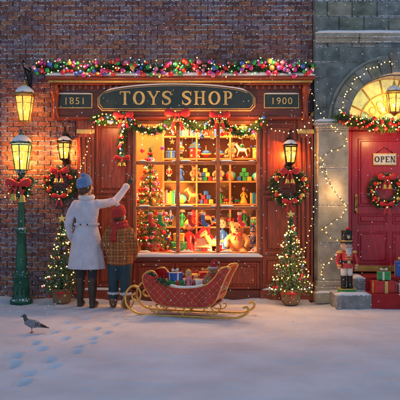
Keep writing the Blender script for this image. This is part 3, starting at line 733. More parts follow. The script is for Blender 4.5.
# fairy lights wound round the left pilaster and arch
mb=MB();pth=[]
for i in range(46):
    t=i/45;pth.append((L0+.25+.19*math.sin(t*17+1.2*math.sin(t*9))*U(.75,1.05),-.262,2.32-2.0*t+U(-.02,.02)))
pth=cr(pth,3);mb.tube(pth,.0025,'black',4)
for i in range(0,len(pth),3):
    mb.sph(pth[i]+Vector((U(-.015,.015),-.008,U(-.015,.015))),U(.007,.010),'lights',8,5)
sl_=finish(mb,'string_lights');light('string_light_glow',(1.78,-.42,1.5),6,(1,.50,.16),.1,sl_)
mb=MB();pth=[(XC-(hw+.12)*math.cos(a),-.262-.01,zs+.05+(hw+.12)*math.sin(a)+.02*math.sin(a*20)) for a in np.linspace(0.02,pi-.02,90)]
mb.tube(pth,.0025,'black',4)
for i in range(0,90,2): mb.sph(Vector(pth[i])+Vector((U(-.012,.012),-.03,U(-.012,.012))),.009,'lights',8,5)
finish(mb,'string_lights')
mb=MB()
for (a,b,sag) in(((X(306),2.9),(X(335),2.35),.12),((X(262),2.45),(X(312),2.5),.16),((X(300),2.5),(X(330),1.5),.1),((X(96),2.45),(X(82),1.75),.05),((X(315),1.6),(X(300),.6),.06)):
    q=[Vector((a[0]+(b[0]-a[0])*t,-.30 if a[1]>2.8 else -.2-.12*t,a[1]+(b[1]-a[1])*t-sag*4*t*(1-t)+.012*math.sin(t*23))) for t in np.linspace(0,1,26)]
    mb.tube(q,.0025,'black',4)
    for p in q[::2]: mb.sph(p+Vector((U(-.01,.01),0,-.01)),.0085,'lights',8,5)
finish(mb,'string_lights')

# ------------------------------------------------------------------ christmas trees outside
fir('christmas_tree',(-1.86,-.30,0),1.08,.25,nb=34,nl=80)
t_=fir('christmas_tree',(1.21,-.40,0),1.14,.28,nb=34,nl=130,z0=.2);light('tree_light_glow',(0,-.38,.5),5,(1,.50,.16),.12,t_)
fir('christmas_tree',(-.72,.42,.575),1.55,.33,'fir',nb=170,nl=150,lk='lightc',br=(.02,.034),pot=True,dn=46)

# ------------------------------------------------------------------ toys
def teddy(name,loc,s,rz=0,hat=False,parent=None,k='bear'):
    e=empty(name,loc,(0,0,rz),s)
    mb=MB();mb.sph((0,0,.30),(.17,.14,.2),k,18,12);mb.sph((0,-.01,.58),(.14,.125,.13),k,18,12);mb.sph((0,-.11,.55),(.065,.06,.05),k)
    for g in(-1,1):
        mb.sph((g*.115,0,.69),(.05,.03,.05),k);mb.limb([(g*.13,-.02,.43),(g*.22,-.08,.34),(g*.2,-.16,.25)],[.06,.055,.05],k)
        mb.limb([(g*.1,-.02,.14),(g*.15,-.17,.08),(g*.17,-.27,.08)],[.08,.07,.06],k);mb.sph((g*.17,-.29,.1),(.06,.04,.08),k)
    finish(mb,'body',parent=e,fuse=.014,sm=3)
    mb=MB()
    for g in(-1,1): mb.sph((g*.05,-.125,.615),.015,'black');mb.sph((g*.17,-.325,.1),(.04,.01,.05),'tan')
    mb.sph((0,-.172,.575),(.025,.015,.017),'black');mb.tube([(-.03,-.163,.53),(0,-.172,.522),(.03,-.163,.53)],.005,'black');bow(mb,(0,-.15,.46),.12)
    if hat:
        mb.tube(cr([(0,0,.66),(0,.02,.78),(.06,.03,.86),(.14,.02,.82)],4),[.12,.08,.045,.015],'redk',14);mb.tube([(.12*math.cos(a),.12*math.sin(a),.67) for a in np.linspace(0,2*pi,18)[:-1]],.026,'fur',8,closed=True);mb.sph((.15,.02,.81),.035,'fur')
    finish(mb,'face',parent=e);return e
def gift(name,loc,d,k,k2,rz=0):
    mb=MB();x,y,z=d;mb.box((0,0,z/2),(x,y,z),k,.006);mb.box((0,0,z-.01),(x+.012,y+.012,.03),k,.004)
    mb.box((0,0,z/2+.001),(x*.16,y+.016,z+.006),k2);mb.box((0,0,z/2+.0015),(x+.016,y*.16,z+.008),k2);bow(mb,(0,0,z+.03),min(x,y)*.45,k2,tails=False)
    return finish(mb,name,loc,(0,0,rz))
def doll(loc,s,kd,kh,rz=0):
    mb=MB();mb.lathe([(.13,0),(.135,.02),(.09,.15),(.05,.26),(.065,.34),(.05,.4),(.022,.42),(.022,.45)],kd,16);mb.sph((0,0,.52),(.072,.07,.08),'skin')
    mb.sph((0,.018,.535),(.083,.075,.088),kh);mb.sph((-.075,.01,.48),.03,kh);mb.sph((.075,.01,.48),.03,kh)
    for g in(-1,1): mb.tube([(g*.055,0,.37),(g*.11,-.03,.28),(g*.1,-.08,.22)],[.024,.02,.015],kd);mb.sph((g*.1,-.085,.215),.018,'skin');mb.sph((g*.027,-.068,.53),.009,'black')
    mb.tube([(-.02,-.068,.49),(0,-.073,.485),(.02,-.068,.49)],.004,'lips')
    return finish(mb,'doll',loc,(0,0,rz),scale=s)
def drum(loc,s,k='red'):
    mb=MB();mb.lathe([(.12,.02),(.12,.17)],k,24);mb.lathe([(.128,0),(.128,.03)],'goldp',24);mb.lathe([(.128,.16),(.128,.19)],'goldp',24);mb.lathe([(.115,.18),(.115,.192)],'white',24)
    for i in range(12):
        a=i*pi/6;b=a+pi/12;c=b+pi/12;mb.tube([(.124*math.cos(a),.124*math.sin(a),.17),(.124*math.cos(b),.124*math.sin(b),.03),(.124*math.cos(c),.124*math.sin(c),.17)],.003,'white',4)
    mb.tube([(-.1,-.03,.2),(.08,.03,.22)],.006,'tan');mb.sph((.08,.03,.22),.013,'tan');mb.tube([(-.08,.05,.2),(.09,-.04,.21)],.006,'tan');mb.sph((.09,-.04,.21),.013,'tan')
    return finish(mb,'toy_drum',loc,scale=s)
def ball(loc,r,ks):
    mb=MB();n=len(ks)*2
    for i in range(n):
        V=[];F=[]
        for a in range(9):
            for b in range(4):
                th_=pi*a/8;ph=2*pi*(i+b/3)/n;V.append((r*math.sin(th_)*math.cos(ph),r*math.sin(th_)*math.sin(ph),r+r*math.cos(th_)))
        for a in range(8):
            for b in range(3): q=a*4+b;F.append((q,q+1,q+5,q+4))
        mb.add(V,F,ks[i%len(ks)],True,T=TR(0,0,r)@Matrix.Rotation(.6,4,'X')@TR(0,0,-r))
    return finish(mb,'toy_ball',loc)
def dhouse(loc,s,k,kr):
    mb=MB();mb.box((0,0,.13),(.26,.2,.26),k,.004);mb.prism([(-.16,.26),(.16,.26),(0,.42)],-.12,.12,kr)
    mb.box((0,-.101,.06),(.06,.008,.12),'red');[mb.box((x,-.101,z),(.05,.008,.05),'yel') for x in(-.08,.08) for z in(.07,.2)];mb.box((.08,0,.38),(.04,.04,.1),kr)
    for x in(-.08,.08):
        for z in(.07,.2): mb.box((x,-.104,z),(.05,.006,.006),'white');mb.box((x,-.1045,z),(.006,.006,.05),'white')
    return finish(mb,'dollhouse',loc,(0,0,U(-.2,.2)),scale=s)
def train(loc,s,rz=0):
    mb=MB();Ry=Matrix.Rotation(pi/2,4,'Y')
    mb.box((0,0,.05),(.36,.11,.03),'black',.004);mb.lathe([(.055,-.12),(.055,.1),(.03,.12)],'red',18,T=TR(-.04,0,.12)@Ry@Matrix.Rotation(pi,4,'X'));mb.box((.12,0,.14),(.12,.12,.15),'blue',.005);mb.box((.12,0,.225),(.15,.14,.02),'goldp',.004)
    mb.lathe([(.015,0),(.018,.05),(.032,.07),(.03,.08)],'goldp',12,c=(-.1,0,.17));mb.box((.12,-.061,.165),(.07,.004,.06),'yel')
    for x in(-.12,-.03,.06,.15):
        for y in(-.065,.065): mb.lathe([(.034,-.008),(.034,.008)],'yel',16,T=TR(x,y,.034)@Matrix.Rotation(pi/2,4,'X'))
    for c,k in((.34,'grn'),(.58,'yel')):
        mb.box((c,0,.05),(.2,.1,.02),'black');mb.box((c,0,.1),(.19,.1,.08),k,.005);mb.sph((c-.04,0,.15),.04,'pink');mb.sph((c+.04,0,.15),.04,'teal');mb.tube([(c-.13,0,.05),(c-.1,0,.05)],.006,'black')
        for x in(-.06,.06):
            for y in(-.06,.06): mb.lathe([(.03,-.006),(.03,.006)],'red',14,T=TR(c+x,y,.03)@Matrix.Rotation(pi/2,4,'X'))
    return finish(mb,'toy_train',loc,(0,0,rz),scale=s)
def horse(loc,s,k='white',rz=0):
    e=empty('rocking_horse',loc,(0,0,rz),s)
    mb=MB();mb.sph((0,0,.27),(.15,.07,.075),k,16,10);mb.limb([(-.1,0,.3),(-.17,0,.4),(-.19,0,.46)],[.06,.045,.04],k);mb.limb([(-.18,0,.47),(-.24,0,.44),(-.28,0,.40)],[.045,.035,.025],k)
    for x,dx in((-.1,-.06),(.1,.06)):
        for y in(-.045,.045): mb.limb([(x,y,.24),(x+dx*.6,y,.14),(x+dx,y,.05)],[.035,.022,.018],k)
    for y in(-.02,.02): mb.limb([(-.17,y,.5),(-.17,y,.54)],[.012,.006],k)
    finish(mb,'body',parent=e,fuse=.01,sm=2)
    mb=MB()
    for y in(-.055,.055): mb.tube([(.32*math.sin(a),y,.36-.34*math.cos(a)) for a in np.linspace(-.9,.9,14)],.014,'red')
    for x in(-.12,.12): mb.tube([(x,-.055,.045),(x,.055,.045)],.01,'red')
    mb.box((.01,0,.345),(.12,.11,.03),'red',.01);mb.tube(cr([(-.12,0,.42),(-.1,0,.36),(-.07,0,.35)],3),.025,'bear');mb.tube(cr([(.14,0,.3),(.22,0,.3),(.24,0,.18)],4),[.02,.03,.01],'bear')
    for y in(-.035,.035): mb.sph((-.215,y,.475),.008,'black')
    finish(mb,'rockers',parent=e)
def stocking(loc,s,k):
    mb=MB();q=cr([(0,0,0),(0,0,-.12),(.01,0,-.2),(.05,0,-.25),(.11,0,-.265)],5);mb.tube(q,[.045,.045,.05,.045,.04],k,14,flat=.5);mb.sph(q[-1],(.04,.02,.038),k)
    mb.lathe([(.05,-.03),(.056,0),(.05,.03)],'fur',14,T=Matrix.Diagonal((1,.6,1,1)));mb.tube([(-.04,0,.03),(-.04,0,.07)],.004,k)
    mb.sph((.12,-.0,-.27),(.03,.022,.028),'fur')
    return finish(mb,'christmas_stocking',loc,scale=s)
def blocks(loc,s):
    mb=MB();ks=['red','blue','yel','grn','teal']
    for x,z in((-.09,.04),(0,.04),(.09,.04),(-.045,.122),(.045,.122),(0,.204)): mb.box((0,0,0),(.078,.078,.078),random.choice(ks),.006,T=TR(x,0,z)@RZ(U(-.3,.3)))
    return finish(mb,'toy_blocks',loc,scale=s)
def books(loc,w):
    mb=MB();x=0
    while x<w:
        t=U(.018,.035);h=U(.15,.22);mb.bb(x,x+t-.002,0,.14,0,h,random.choice(['red','blue','grn','yel','teal','pink','wood']),.003);x+=t
    return finish(mb,'story_books',loc)
def nut(name,loc,s,rz=0,kc='red'):
    mb=MB();mb.box((0,0,.03),(.24,.2,.06),'grn',.008);mb.box((0,0,.065),(.25,.21,.012),'goldp')
    for g in(-1,1):
        mb.lathe([(.045,.07),(.042,.12),(.045,.26),(.05,.27)],'black',14,c=(g*.052,0,0));mb.sph((g*.052,-.03,.095),(.042,.065,.028),'black')
        mb.lathe([(.045,.27),(.05,.36),(.05,.42)],'white',14,c=(g*.05,0,0))
        mb.tube(cr([(g*.115,0,.62),(g*.155,-.01,.52),(g*.14,-.05,.42)],4),[.042,.036,.03],kc,12);mb.sph((g*.14,-.055,.405),.03,'skin');mb.sph((g*.115,0,.645),(.06,.055,.028),'goldp')
        mb.tube([(g*.14,-.05,.45),(g*.141,-.054,.425)],.038,'goldp',12)
        mb.sph((g*.032,-.083,.745),(.015,.008,.018),'white');mb.sph((g*.032,-.09,.745),.008,'blue');mb.tube([(g*.015,-.088,.775),(g*.048,-.082,.78)],.006,'black')
        mb.tube(cr([(0,-.095,.705),(g*.035,-.1,.70),(g*.07,-.085,.72)],3),[.014,.012,.003],'fur')
    mb.lathe([(.12,.4),(.115,.42),(.095,.5),(.105,.62),(.085,.655),(.04,.665)],kc,20);mb.lathe([(.104,.475),(.104,.515)],'black',20);mb.box((0,-.104,.495),(.05,.01,.045),'goldp',.003)
    for z in(.55,.59,.63): mb.tube([(-.06,-.1,z),(.06,-.1,z)],.007,'goldp')
    mb.lathe([(.05,.655),(.078,.68),(.085,.72),(.085,.79),(.07,.81)],'skin',18);mb.sph((0,-.092,.725),.016,'skin')
    mb.tube(cr([(0,-.07,.69),(0,-.1,.64),(0,-.095,.58)],4),[.05,.045,.01],'fur',12,flat=.5);mb.box((0,-.088,.69),(.045,.012,.018),'white')
    mb.sph((0,.02,.74),(.095,.085,.075),'fur');mb.lathe([(.1,.79),(.1,.81),(.085,.812),(.085,.97),(.095,.985),(.05,1.0)],'black' if kc=='red' else 'blue',20);mb.lathe([(.09,.812),(.09,.835)],'goldp',20);mb.sph((0,-.09,.89),(.025,.01,.03),'goldp');mb.sph((0,-.05,1.02),.03,'redb')
    return finish(mb,name,loc,(0,0,rz),scale=s)
def topspin(loc,s):
    mb=MB();mb.lathe([(.004,0),(.03,.03),(.1,.08)],'red',20);mb.lathe([(.1,.08),(.1,.1)],'yel',20);mb.lathe([(.1,.1),(.06,.14),(.02,.16)],'blue',20);mb.tube([(0,0,.15),(0,0,.22)],.008,'goldp');mb.sph((0,0,.225),.018,'red')
    return finish(mb,'spinning_top',loc,(.15,0,0),scale=s)
cols3=['red','blue','yel','grn','pink','teal','white','red','yel','tan']
def rc(): return random.choice(cols3)
def item(x,y,z,w):
    t=random.choice(['gift','gift','doll','drum','ball','house','teddy','train','horse','stack','books','nut','top','teddy','doll'])
    if t=='gift': a,b=random.sample(['red','yel','tan','white','blue','grn'],2);gift('gift_box',(x,y,z),(U(.1,.17),.13,U(.1,.2)),a,b,U(-.3,.3))
    elif t=='doll': doll((x,y,z),U(.4,.48),rc(),random.choice(['hair','yel','bear']),U(-.3,.3))
    elif t=='drum': drum((x,y,z),.7,random.choice(['red','blue','grn']))
    elif t=='ball': ball((x,y,z),U(.06,.085),random.sample(['red','blue','yel','white','teal'],3))
    elif t=='house': dhouse((x,y,z),.6,rc(),random.choice(['red','blue','grn']))
    elif t=='teddy': teddy('teddy_bear',(x,y,z-.005),.34,U(-.4,.4))
    elif t=='train': train((x-.05,y,z),.42,U(-.2,.2))
    elif t=='horse': horse((x,y,z),.48,random.choice(['white','tan']),U(-.3,.3))
    elif t=='stack': blocks((x,y,z),.8)
    elif t=='books': books((x-.08,y-.03,z),.17)
    elif t=='nut': nut('nutcracker',(x,y,z),.26,0,random.choice(['red','blue','grn']))
    else: topspin((x,y,z),.8)
for z in[s+.013 for s in shz]:
    x=-.46
    while x<.95:
        item(x+U(-.02,.02),.82+U(-.02,.03),z,.2);x+=.185
teddy('teddy_bear',(.54,.34,.572),.70,-.15)
train((-.40,.16,.577),.62,.03);horse((.20,.42,.577),.72,'tan',.3);drum((.06,.24,.577),.8);doll((-.16,.5,.577),.85,'red','yel',.1);doll((.33,.58,.577),.9,'blue','hair',-.2)
gift('gift_box',(-.32,.5,.577),(.22,.2,.2),'grn','red',.2);gift('gift_box',(-.30,.5,.79),(.15,.14,.11),'yel','blue',-.2);blocks((.28,.16,.577),.75);ball((.78,.2,.577),.075,['red','white','blue'])
nut('nutcracker',(.77,.5,.577),.45,-.1,'blue');dhouse((.05,.62,.577),1.0,'white','red')
mb=MB();q=[(X(137)+.02,.06,1.30),(X(160),.06,1.27),(X(200),.06,1.26),(X(256),.06,1.31)];q=cr(q,5);mb.tube(q,.004,'bark');finish(mb,'stocking_line')
for i,x in enumerate((X(150),X(160),X(190),X(203),X(240))): stocking((x,.055,1.20),.62,['red','grn','redk','blue','red'][i])
mb=MB()
for i,x in enumerate(np.linspace(wx0+.12,wx1-.1,12)):
    z=U(2.1,2.35);mb.tube([(x,.12,2.8),(x,.12,z)],.0015,'white',4)
    if i%2: mb.prism([((.045 if j%2==0 else .02)*math.sin(j*pi/5),(.045 if j%2==0 else .02)*math.cos(j*pi/5)) for j in range(10)],-.004,.004,'goldb',T=TR(x,.12,z-.04))
    else: mb.sph((x,.12,z-.03),.032,'bauble')
for i in range(9):
    x=wx0+.12+i*.2;
    for j in range(int(U(3,9))): mb.sph((x+U(-.015,.015),.09,2.42-j*.085),.008,'lights',8,5)
finish(mb,'hanging_ornaments')

nut('nutcracker',(1.915,-.60,.18),.82,.15)
gift('gift_box',(2.38,-.62,.186),(.26,.2,.15),'red','goldp',.2);gift('gift_box',(2.40,-.6,.35),(.16,.14,.1),'grn','white',-.3)
gift('gift_box',(2.72,-.34,.366),(.2,.18,.2),'blue','goldp',-.2);gift('gift_box',(2.66,-.66,.186),(.2,.16,.12),'white','red',.3)

# ------------------------------------------------------------------ sleigh
SL=TR(-.60,-1.18,0)@RZ(-.24)
sl=empty('sleigh',(-.60,-1.18,0),(0,0,-.24));kx=.86
ol=[(.04,.53),(-.03,.47),(-.01,.37),(.06,.27),(.13,.19),(.25,.145),(.5,.13),(.82,.135),(.98,.19),(1.06,.34),(1.14,.5),(1.2,.6),(1.08,.585),(.98,.47),(.85,.385),(.65,.35),(.45,.35),(.3,.38),(.2,.45),(.13,.53)]
oc=[(p.x*kx,p.y) for p in cr([(a,b,0) for a,b in ol],5,closed=True)]
def inside(x,z):
    c=False;n=len(oc)
    for i in range(n):
        x1,z1=oc[i];x2,z2=oc[i-1]
        if (z1>z)!=(z2>z) and x<(x2-x1)*(z-z1)/(z2-z1)+x1:c=not c
    return c
mb=MB()
for y in(-.23,.23):
    mb.prism(oc,y-.014,y+.014,'sred');mb.tube([(a,y,b) for a,b in oc],.014,'gold',8,closed=True)
    o=y+(-.016 if y<0 else .016)
    for fam in(1,-1):
        for c in np.arange(-1.5,2.5,.085):
            for x in np.arange(0,1.1,.02):
                z=fam*(x-c) 
                ok=inside(x,z) and inside(x+.02,z+fam*.02) and inside(x-.012,z) and inside(x+.012,z-fam*.01)
                if ok: mb.tube([(x,o,z),(x+.02,o,z+fam*.02)],.003,'gold',4)
    for c in np.arange(-1.5,2.5,.085):
        for e in np.arange(-1.5,2.5,.085):
            x=(c+e)/2;z=x-c
            if inside(x,z) and inside(x+.02,z) and inside(x,z+.02): mb.sph((x,o,z),.008,'gold',8,5)
def sheet(idx,k,t=.02):
    pts=[oc[i%len(oc)] for i in idx];V=[];F=[]
    for a,b in pts: V+=[(a,-.216,b),(a,.216,b)]
    for i in range(len(pts)-1): F.append((2*i,2*i+1,2*i+3,2*i+2))
    mb.add(V,F,k,True)
sheet(range(0,58),'sred')
mb.bb(.62,.90,-.215,.215,.26,.31,'sred',.02);mb.bb(.15,.85,-.21,.21,.15,.17,'wood')
for y in(-.21,.21):
    q=cr([(-.13,y,.27),(-.17,y,.24),(-.15,y,.19),(-.09,y,.19),(-.06,y,.26),(-.1,y,.34),(-.18,y,.35),(-.25,y,.26),(-.24,y,.13),(-.13,y,.04),(.05,y,.018),(.5,y,.016),(1.0,y,.016),(1.14,y,.03),(1.24,y,.09),(1.23,y,.15),(1.18,y,.14)],6)
    mb.tube(q,.014,'gold',8)
    for x in(.12,.45,.8):
        mb.tube(cr([(x,y,.02),(x+.03,y,.08),(x,y,.14)],4),.011,'gold');mb.tube(cr([(x+.02,y,.05),(x+.08,y,.07),(x+.1,y,.12),(x+.06,y,.12)],4),.007,'gold')
        mb.tube(cr([(x+.0,y,.05),(x-.06,y,.07),(x-.08,y,.12),(x-.04,y,.12)],4),.007,'gold')
for x in(.12,.45,.8): mb.tube([(x,-.21,.13),(x,.21,.13)],.01,'gold')
for y in(-.235,.235):
    mb.sph((1.02,y,.6),.022,'gold');mb.sph((.05,y,.53),.02,'gold')
def topz(x):
    return max(b for a,b in oc if abs(a-x)<.03)
for y in(-.23,.23): snowstrip(mb,.30,.72,y-.016,y+.016,.012,.022,.03,3,zf=topz)
finish(mb,'sleigh_body',parent=sl)
def ins(x,y,z): return tuple(SL@Vector((x,y,z)))
gift('gift_box',ins(.32,.02,.17),(.26,.26,.25),'grn','red',.1);gift('gift_box',ins(.32,-.05,.42),(.14,.14,.09),'blue','white',.5);gift('gift_box',ins(.52,.08,.17),(.16,.2,.31),'goldp','red',-.1)
gift('gift_box',ins(.66,-.08,.31),(.17,.15,.13),'white','red',.3);gift('gift_box',ins(.84,.1,.31),(.14,.16,.22),'teal','goldp',-.3);gift('gift_box',ins(.66,.1,.31),(.14,.14,.2),'red','goldp',.3)
teddy('teddy_bear',ins(.80,-.08,.305),.42,-.2,hat=True);doll(ins(.50,-.1,.30),.42,'pink','yel',-.1)
mb=MB();mb.needles([ins(.05,-.25,.52),ins(.2,-.26,.44),ins(.3,-.26,.39)],.05,800,'firs',.04,.007);bow(mb,ins(.12,-.29,.47),.08);finish(mb,'sleigh_garland')
mb=MB();mb.tube(cr([ins(-.25,-.2,.26),ins(-.35,-.1,.1),ins(-.32,.05,.03),ins(-.28,.15,.1),ins(-.25,.2,.26)],6),.008,'tan');finish(mb,'sleigh_rope')

# ------------------------------------------------------------------ people
def hand(parent,name,k,T,side,pose,s=1):
    """wrist at origin, fingers +Z, back of hand -Y, thumb on side*X"""
    mb=MB()
    mb.sph((0,0,.045),(.040*s,.017*s,.05*s),k,14,10);mb.tube([(0,0,-.03),(0,0,.02)],[.027*s,.026*s],k,12)
    for i,(x,l,) in enumerate(((.028,.068),(.0095,.076),(-.0095,.070),(-.028,.054))):
        x*=side;c=0.25
        if pose=='point': c=.05 if i==0 else 1.35
        p=Vector((x,0,.078+(.004 if i in(1,2) else 0)));a=c*.35;pts=[p-Vector((0,0,.03))+Vector((0,0,0)),p]
        for seg,f in((.45,.5),(.3,1.0),(.25,1.3)):
            a+=c*f*.9;p=p+Vector((x*.06,math.sin(a),math.cos(a)))*l*seg;pts.append(p.copy())
        mb.tube([Vector(q)*s for q in pts],[.009*s,.0092*s,.0088*s,.0082*s,.0065*s],k,10);mb.sph(pts[-1]*s,.0065*s,k)
        for q in pts[1:-1]: mb.sph(q*s,.0092*s,k)
    th_=[(side*.02,.003,.02),(side*.045,.012,.04),(side*.058,.02,.062),(side*.062,.028,.082)] if pose!='point' else [(side*.02,.008,.02),(side*.04,.022,.045),(side*.034,.034,.066),(side*.018,.038,.08)]
    mb.tube([Vector(q)*s for q in th_],[.014*s,.012*s,.0105*s,.008*s],k,10);mb.sph(Vector(th_[-1])*s,.008*s,k)
    mb.v=[tuple(T@Vector(v)) for v in mb.v]
    return finish(mb,name,parent=parent,fuse=.0035,sm=2)
def aim(p,d,up=(0,-1,0)):
    z=Vector(d).normalized();y=(-Vector(up));y=(y-z*y.dot(z)).normalized();x=y.cross(z)
    m=Matrix((x,y,z)).transposed().to_4x4();m.translation=Vector(p);return m
def head(parent,loc,yaw,pitch,s=1):
    T=TR(*loc)@RZ(yaw)@Matrix.Rotation(pitch,4,'X')@Matrix.Scale(s,4)
    mb=MB();k='skin'   # faces +Y
    mb.sph((0,-.008,.02),(.076,.092,.092),k,20,14);mb.sph((0,.025,-.04),(.056,.058,.062),k,16,12);mb.sph((0,.052,-.082),(.024,.022,.02),k)
    mb.tube(cr([(0,.085,.012),(0,.098,-.015),(0,.106,-.03),(0,.09,-.038)],4),[.007,.010,.014,.008],k);mb.sph((.034,.06,-.03),(.024,.022,.022),k);mb.sph((-.034,.06,-.03),(.024,.022,.022),k)
    for g in(-1,1): mb.sph((g*.078,-.005,-.012),(.008,.018,.028),k);mb.sph((g*.030,.078,.028),(.022,.01,.006),k)
    mb.tube([(0,-.02,-.03),(0,-.03,-.11),(0,-.035,-.17)],[.048,.046,.055],k,16)
    mb.v=[tuple(T@Vector(v)) for v in mb.v];finish(mb,'head',parent=parent,fuse=.006,sm=2)
    mb=MB()
    for g in(-1,1):
        mb.sph((g*.030,.076,.008),(.0125,.009,.009),'white',T=T);mb.sph((g*.030,.0835,.008),(.0055,.003,.0055),'hair',T=T)
        mb.tube([(g*.016,.088,.03),(g*.032,.088,.036),(g*.048,.076,.031)],.0035,'hair',T=T)
        mb.tube([(g*.017,.083,.016),(g*.030,.086,.019),(g*.043,.078,.015)],.002,'hair',T=T)
    mb.tube(cr([(-.022,.078,-.058),(-.008,.088,-.054),(0,.088,-.056),(.008,.088,-.054),(.022,.078,-.058)],3),[.002,.0045,.004,.0045,.002],'lips',T=T)
    mb.tube(cr([(-.018,.079,-.061),(0,.088,-.065),(.018,.079,-.061)],3),[.002,.005,.002],'lips',T=T)
    finish(mb,'face',parent=parent);return T
def knithat(parent,T,k,pom=None,H=.13):
    mb=MB();V=[];seg=64;F=[];pr=[(.086,.02),(.097,.022),(.1,.035),(.1,.07),(.094,.075),(.094,.09),(.088,.11),(.07,.128),(.045,.142),(.015,.15)]
    for r,z in pr:
        for j in range(seg):
            a=2*pi*j/seg;q=1+.025*math.cos(a*22)*(1 if r>.05 else .3);V.append((r*q*math.cos(a)*.93,r*q*math.sin(a)*1.08-.008-(z-.02)*.12,z*H/.13+(.008 if math.sin(a)>0 else 0)*math.sin(a)-.012+ .018*math.sin(a)))
    for i in range(len(pr)-1):
        for j in range(seg): F.append((i*seg+j,i*seg+(j+1)%seg,(i+1)*seg+(j+1)%seg,(i+1)*seg+j))
    F.append(tuple(range((len(pr)-1)*seg,len(pr)*seg)));mb.add(V,F,k,True,T)
    if pom:
        for i in range(60):
            d=Vector((random.gauss(0,1),random.gauss(0,1),random.gauss(0,1))).normalized();mb.sph(Vector((0,-.02,.165))+d*.022,.012,pom,6,4,T=T)
    finish(mb,'knitted_hat',parent=parent)

# ---- woman (faces the window, +Y)
w=empty('woman',(-1.47,-.66,0),(0,0,-.12))
mb=MB()
mb.loft([(0,0,.50,.240,.19,.045),(0,0,.54,.236,.188,.045),(0,0,.65,.222,.178,.038),(0,0,.80,.200,.162,.028),(0,0,.93,.178,.146,.016),(0,0,1.02,.153,.126,.008),(0,0,1.08,.138,.112,.004),(0,0,1.14,.143,.112,.002),(0,0,1.22,.158,.116,0),(0,-.005,1.29,.166,.11,0),(0,-.008,1.345,.155,.094,0),(0,-.005,1.385,.108,.076,0),(0,0,1.42,.070,.064,0),(0,0,1.45,.062,.06,0)],'coat')
mb.limb([(.135,0,1.335),(.23,.07,1.345),(.335,.17,1.375)],[.066,.058,.052],'coat');mb.limb([(.335,.17,1.375),(.405,.235,1.475),(.465,.285,1.575)],[.052,.046,.040],'coat')
mb.limb([(-.138,0,1.33),(-.205,-.03,1.20),(-.232,-.03,1.08)],[.064,.057,.051],'coat');mb.limb([(-.232,-.03,1.08),(-.235,.03,.95),(-.21,.10,.86)],[.051,.046,.040],'coat')
for (p,q_) in(((.28,.06,1.40),(.33,.13,1.33)),((.31,.08,1.42),(.36,.16,1.35)),((-.29,-.05,1.10),(-.2,-.09,1.07)),((-.29,-.03,1.06),(-.2,-.08,1.03))): mb.tube([p,q_],.012,'coat',8)
finish(mb,'coat',parent=w,fuse=.010,sm=4)
mb=MB()
q=[(.151*math.cos(a),.122*math.sin(a),1.075) for a in np.linspace(0,2*pi,40)[:-1]];mb.tube(q,.018,'coat',8,closed=True)
mb.tube([(0,-.126,1.0),(0,-.16,.8),(0,-.186,.62),(0,-.196,.51)],.006,'coat',6)
for g in(-1,1): mb.sph((g*.045,-.136,1.075),.011,'hair')
finish(mb,'coat_belt',parent=w)
mb=MB()
ring=[(.080*math.cos(a),.072*math.sin(a)-.005,1.425+.012*math.sin(a)) for a in np.linspace(0,2*pi,24)[:-1]];mb.tube(ring,.032,'fur',10,closed=True)
mb.tube([(.445,.268,1.545),(.472,.292,1.585)],.046,'fur',14);mb.tube([(-.218,.085,.885),(-.205,.112,.85)],.046,'fur',14)
finish(mb,'fur_collar',parent=w,fuse=.008,sm=3)
hand(w,'right_glove','glove',aim((.482,.30,1.60),(.06,.05,.1),(.3,-1,.2)),-1,'point',1.0)
hand(w,'left_glove','glove',aim((-.203,.118,.835),(.01,.04,-.12),(-1,-.3,0)),-1,'relax',1.0)
T=head(w,(-.02,.02,1.555),-.75,.12,.98)
mb=MB();mb.sph((0,-.03,.02),(.085,.082,.088),'hair',18,12);mb.sph((0,-.06,-.045),(.068,.045,.055),'hair');mb.sph((0,-.085,-.045),(.042,.035,.038),'hair')
for g in(-1,1): mb.limb([(g*.07,.035,.03),(g*.08,.01,-.02),(g*.06,-.03,-.06)],[.014,.018,.02],'hair')
mb.v=[tuple(T@Vector(v)) for v in mb.v];finish(mb,'hair',parent=w,fuse=.007,sm=2)
knithat(w,T,'bluek','bluek',.15)
mb=MB()
for g,sy in((-1,.03),(1,-.04)): mb.limb([(g*.085,sy*.3,.60),(g*.088,sy*.8,.45),(g*.09,sy,.3)],[.085,.062,.052],'tight')
finish(mb,'legs',parent=w,fuse=.01,sm=2)
mb=MB()
for g,sy in((-1,.03),(1,-.04)):
    mb.limb([(g*.09,sy-.005,.36),(g*.09,sy-.005,.22),(g*.09,sy-.01,.1),(g*.09,sy-.005,.055)],[.06,.056,.042,.046],'boot');mb.limb([(g*.09,sy,.05),(g*.095,sy+.08,.04),(g*.10,sy+.15,.032)],[.045,.042,.032],'boot')
    mb.box((g*.09,sy-.02,.02),(.06,.07,.045),'boot')
finish(mb,'boots',parent=w,fuse=.008,sm=2)

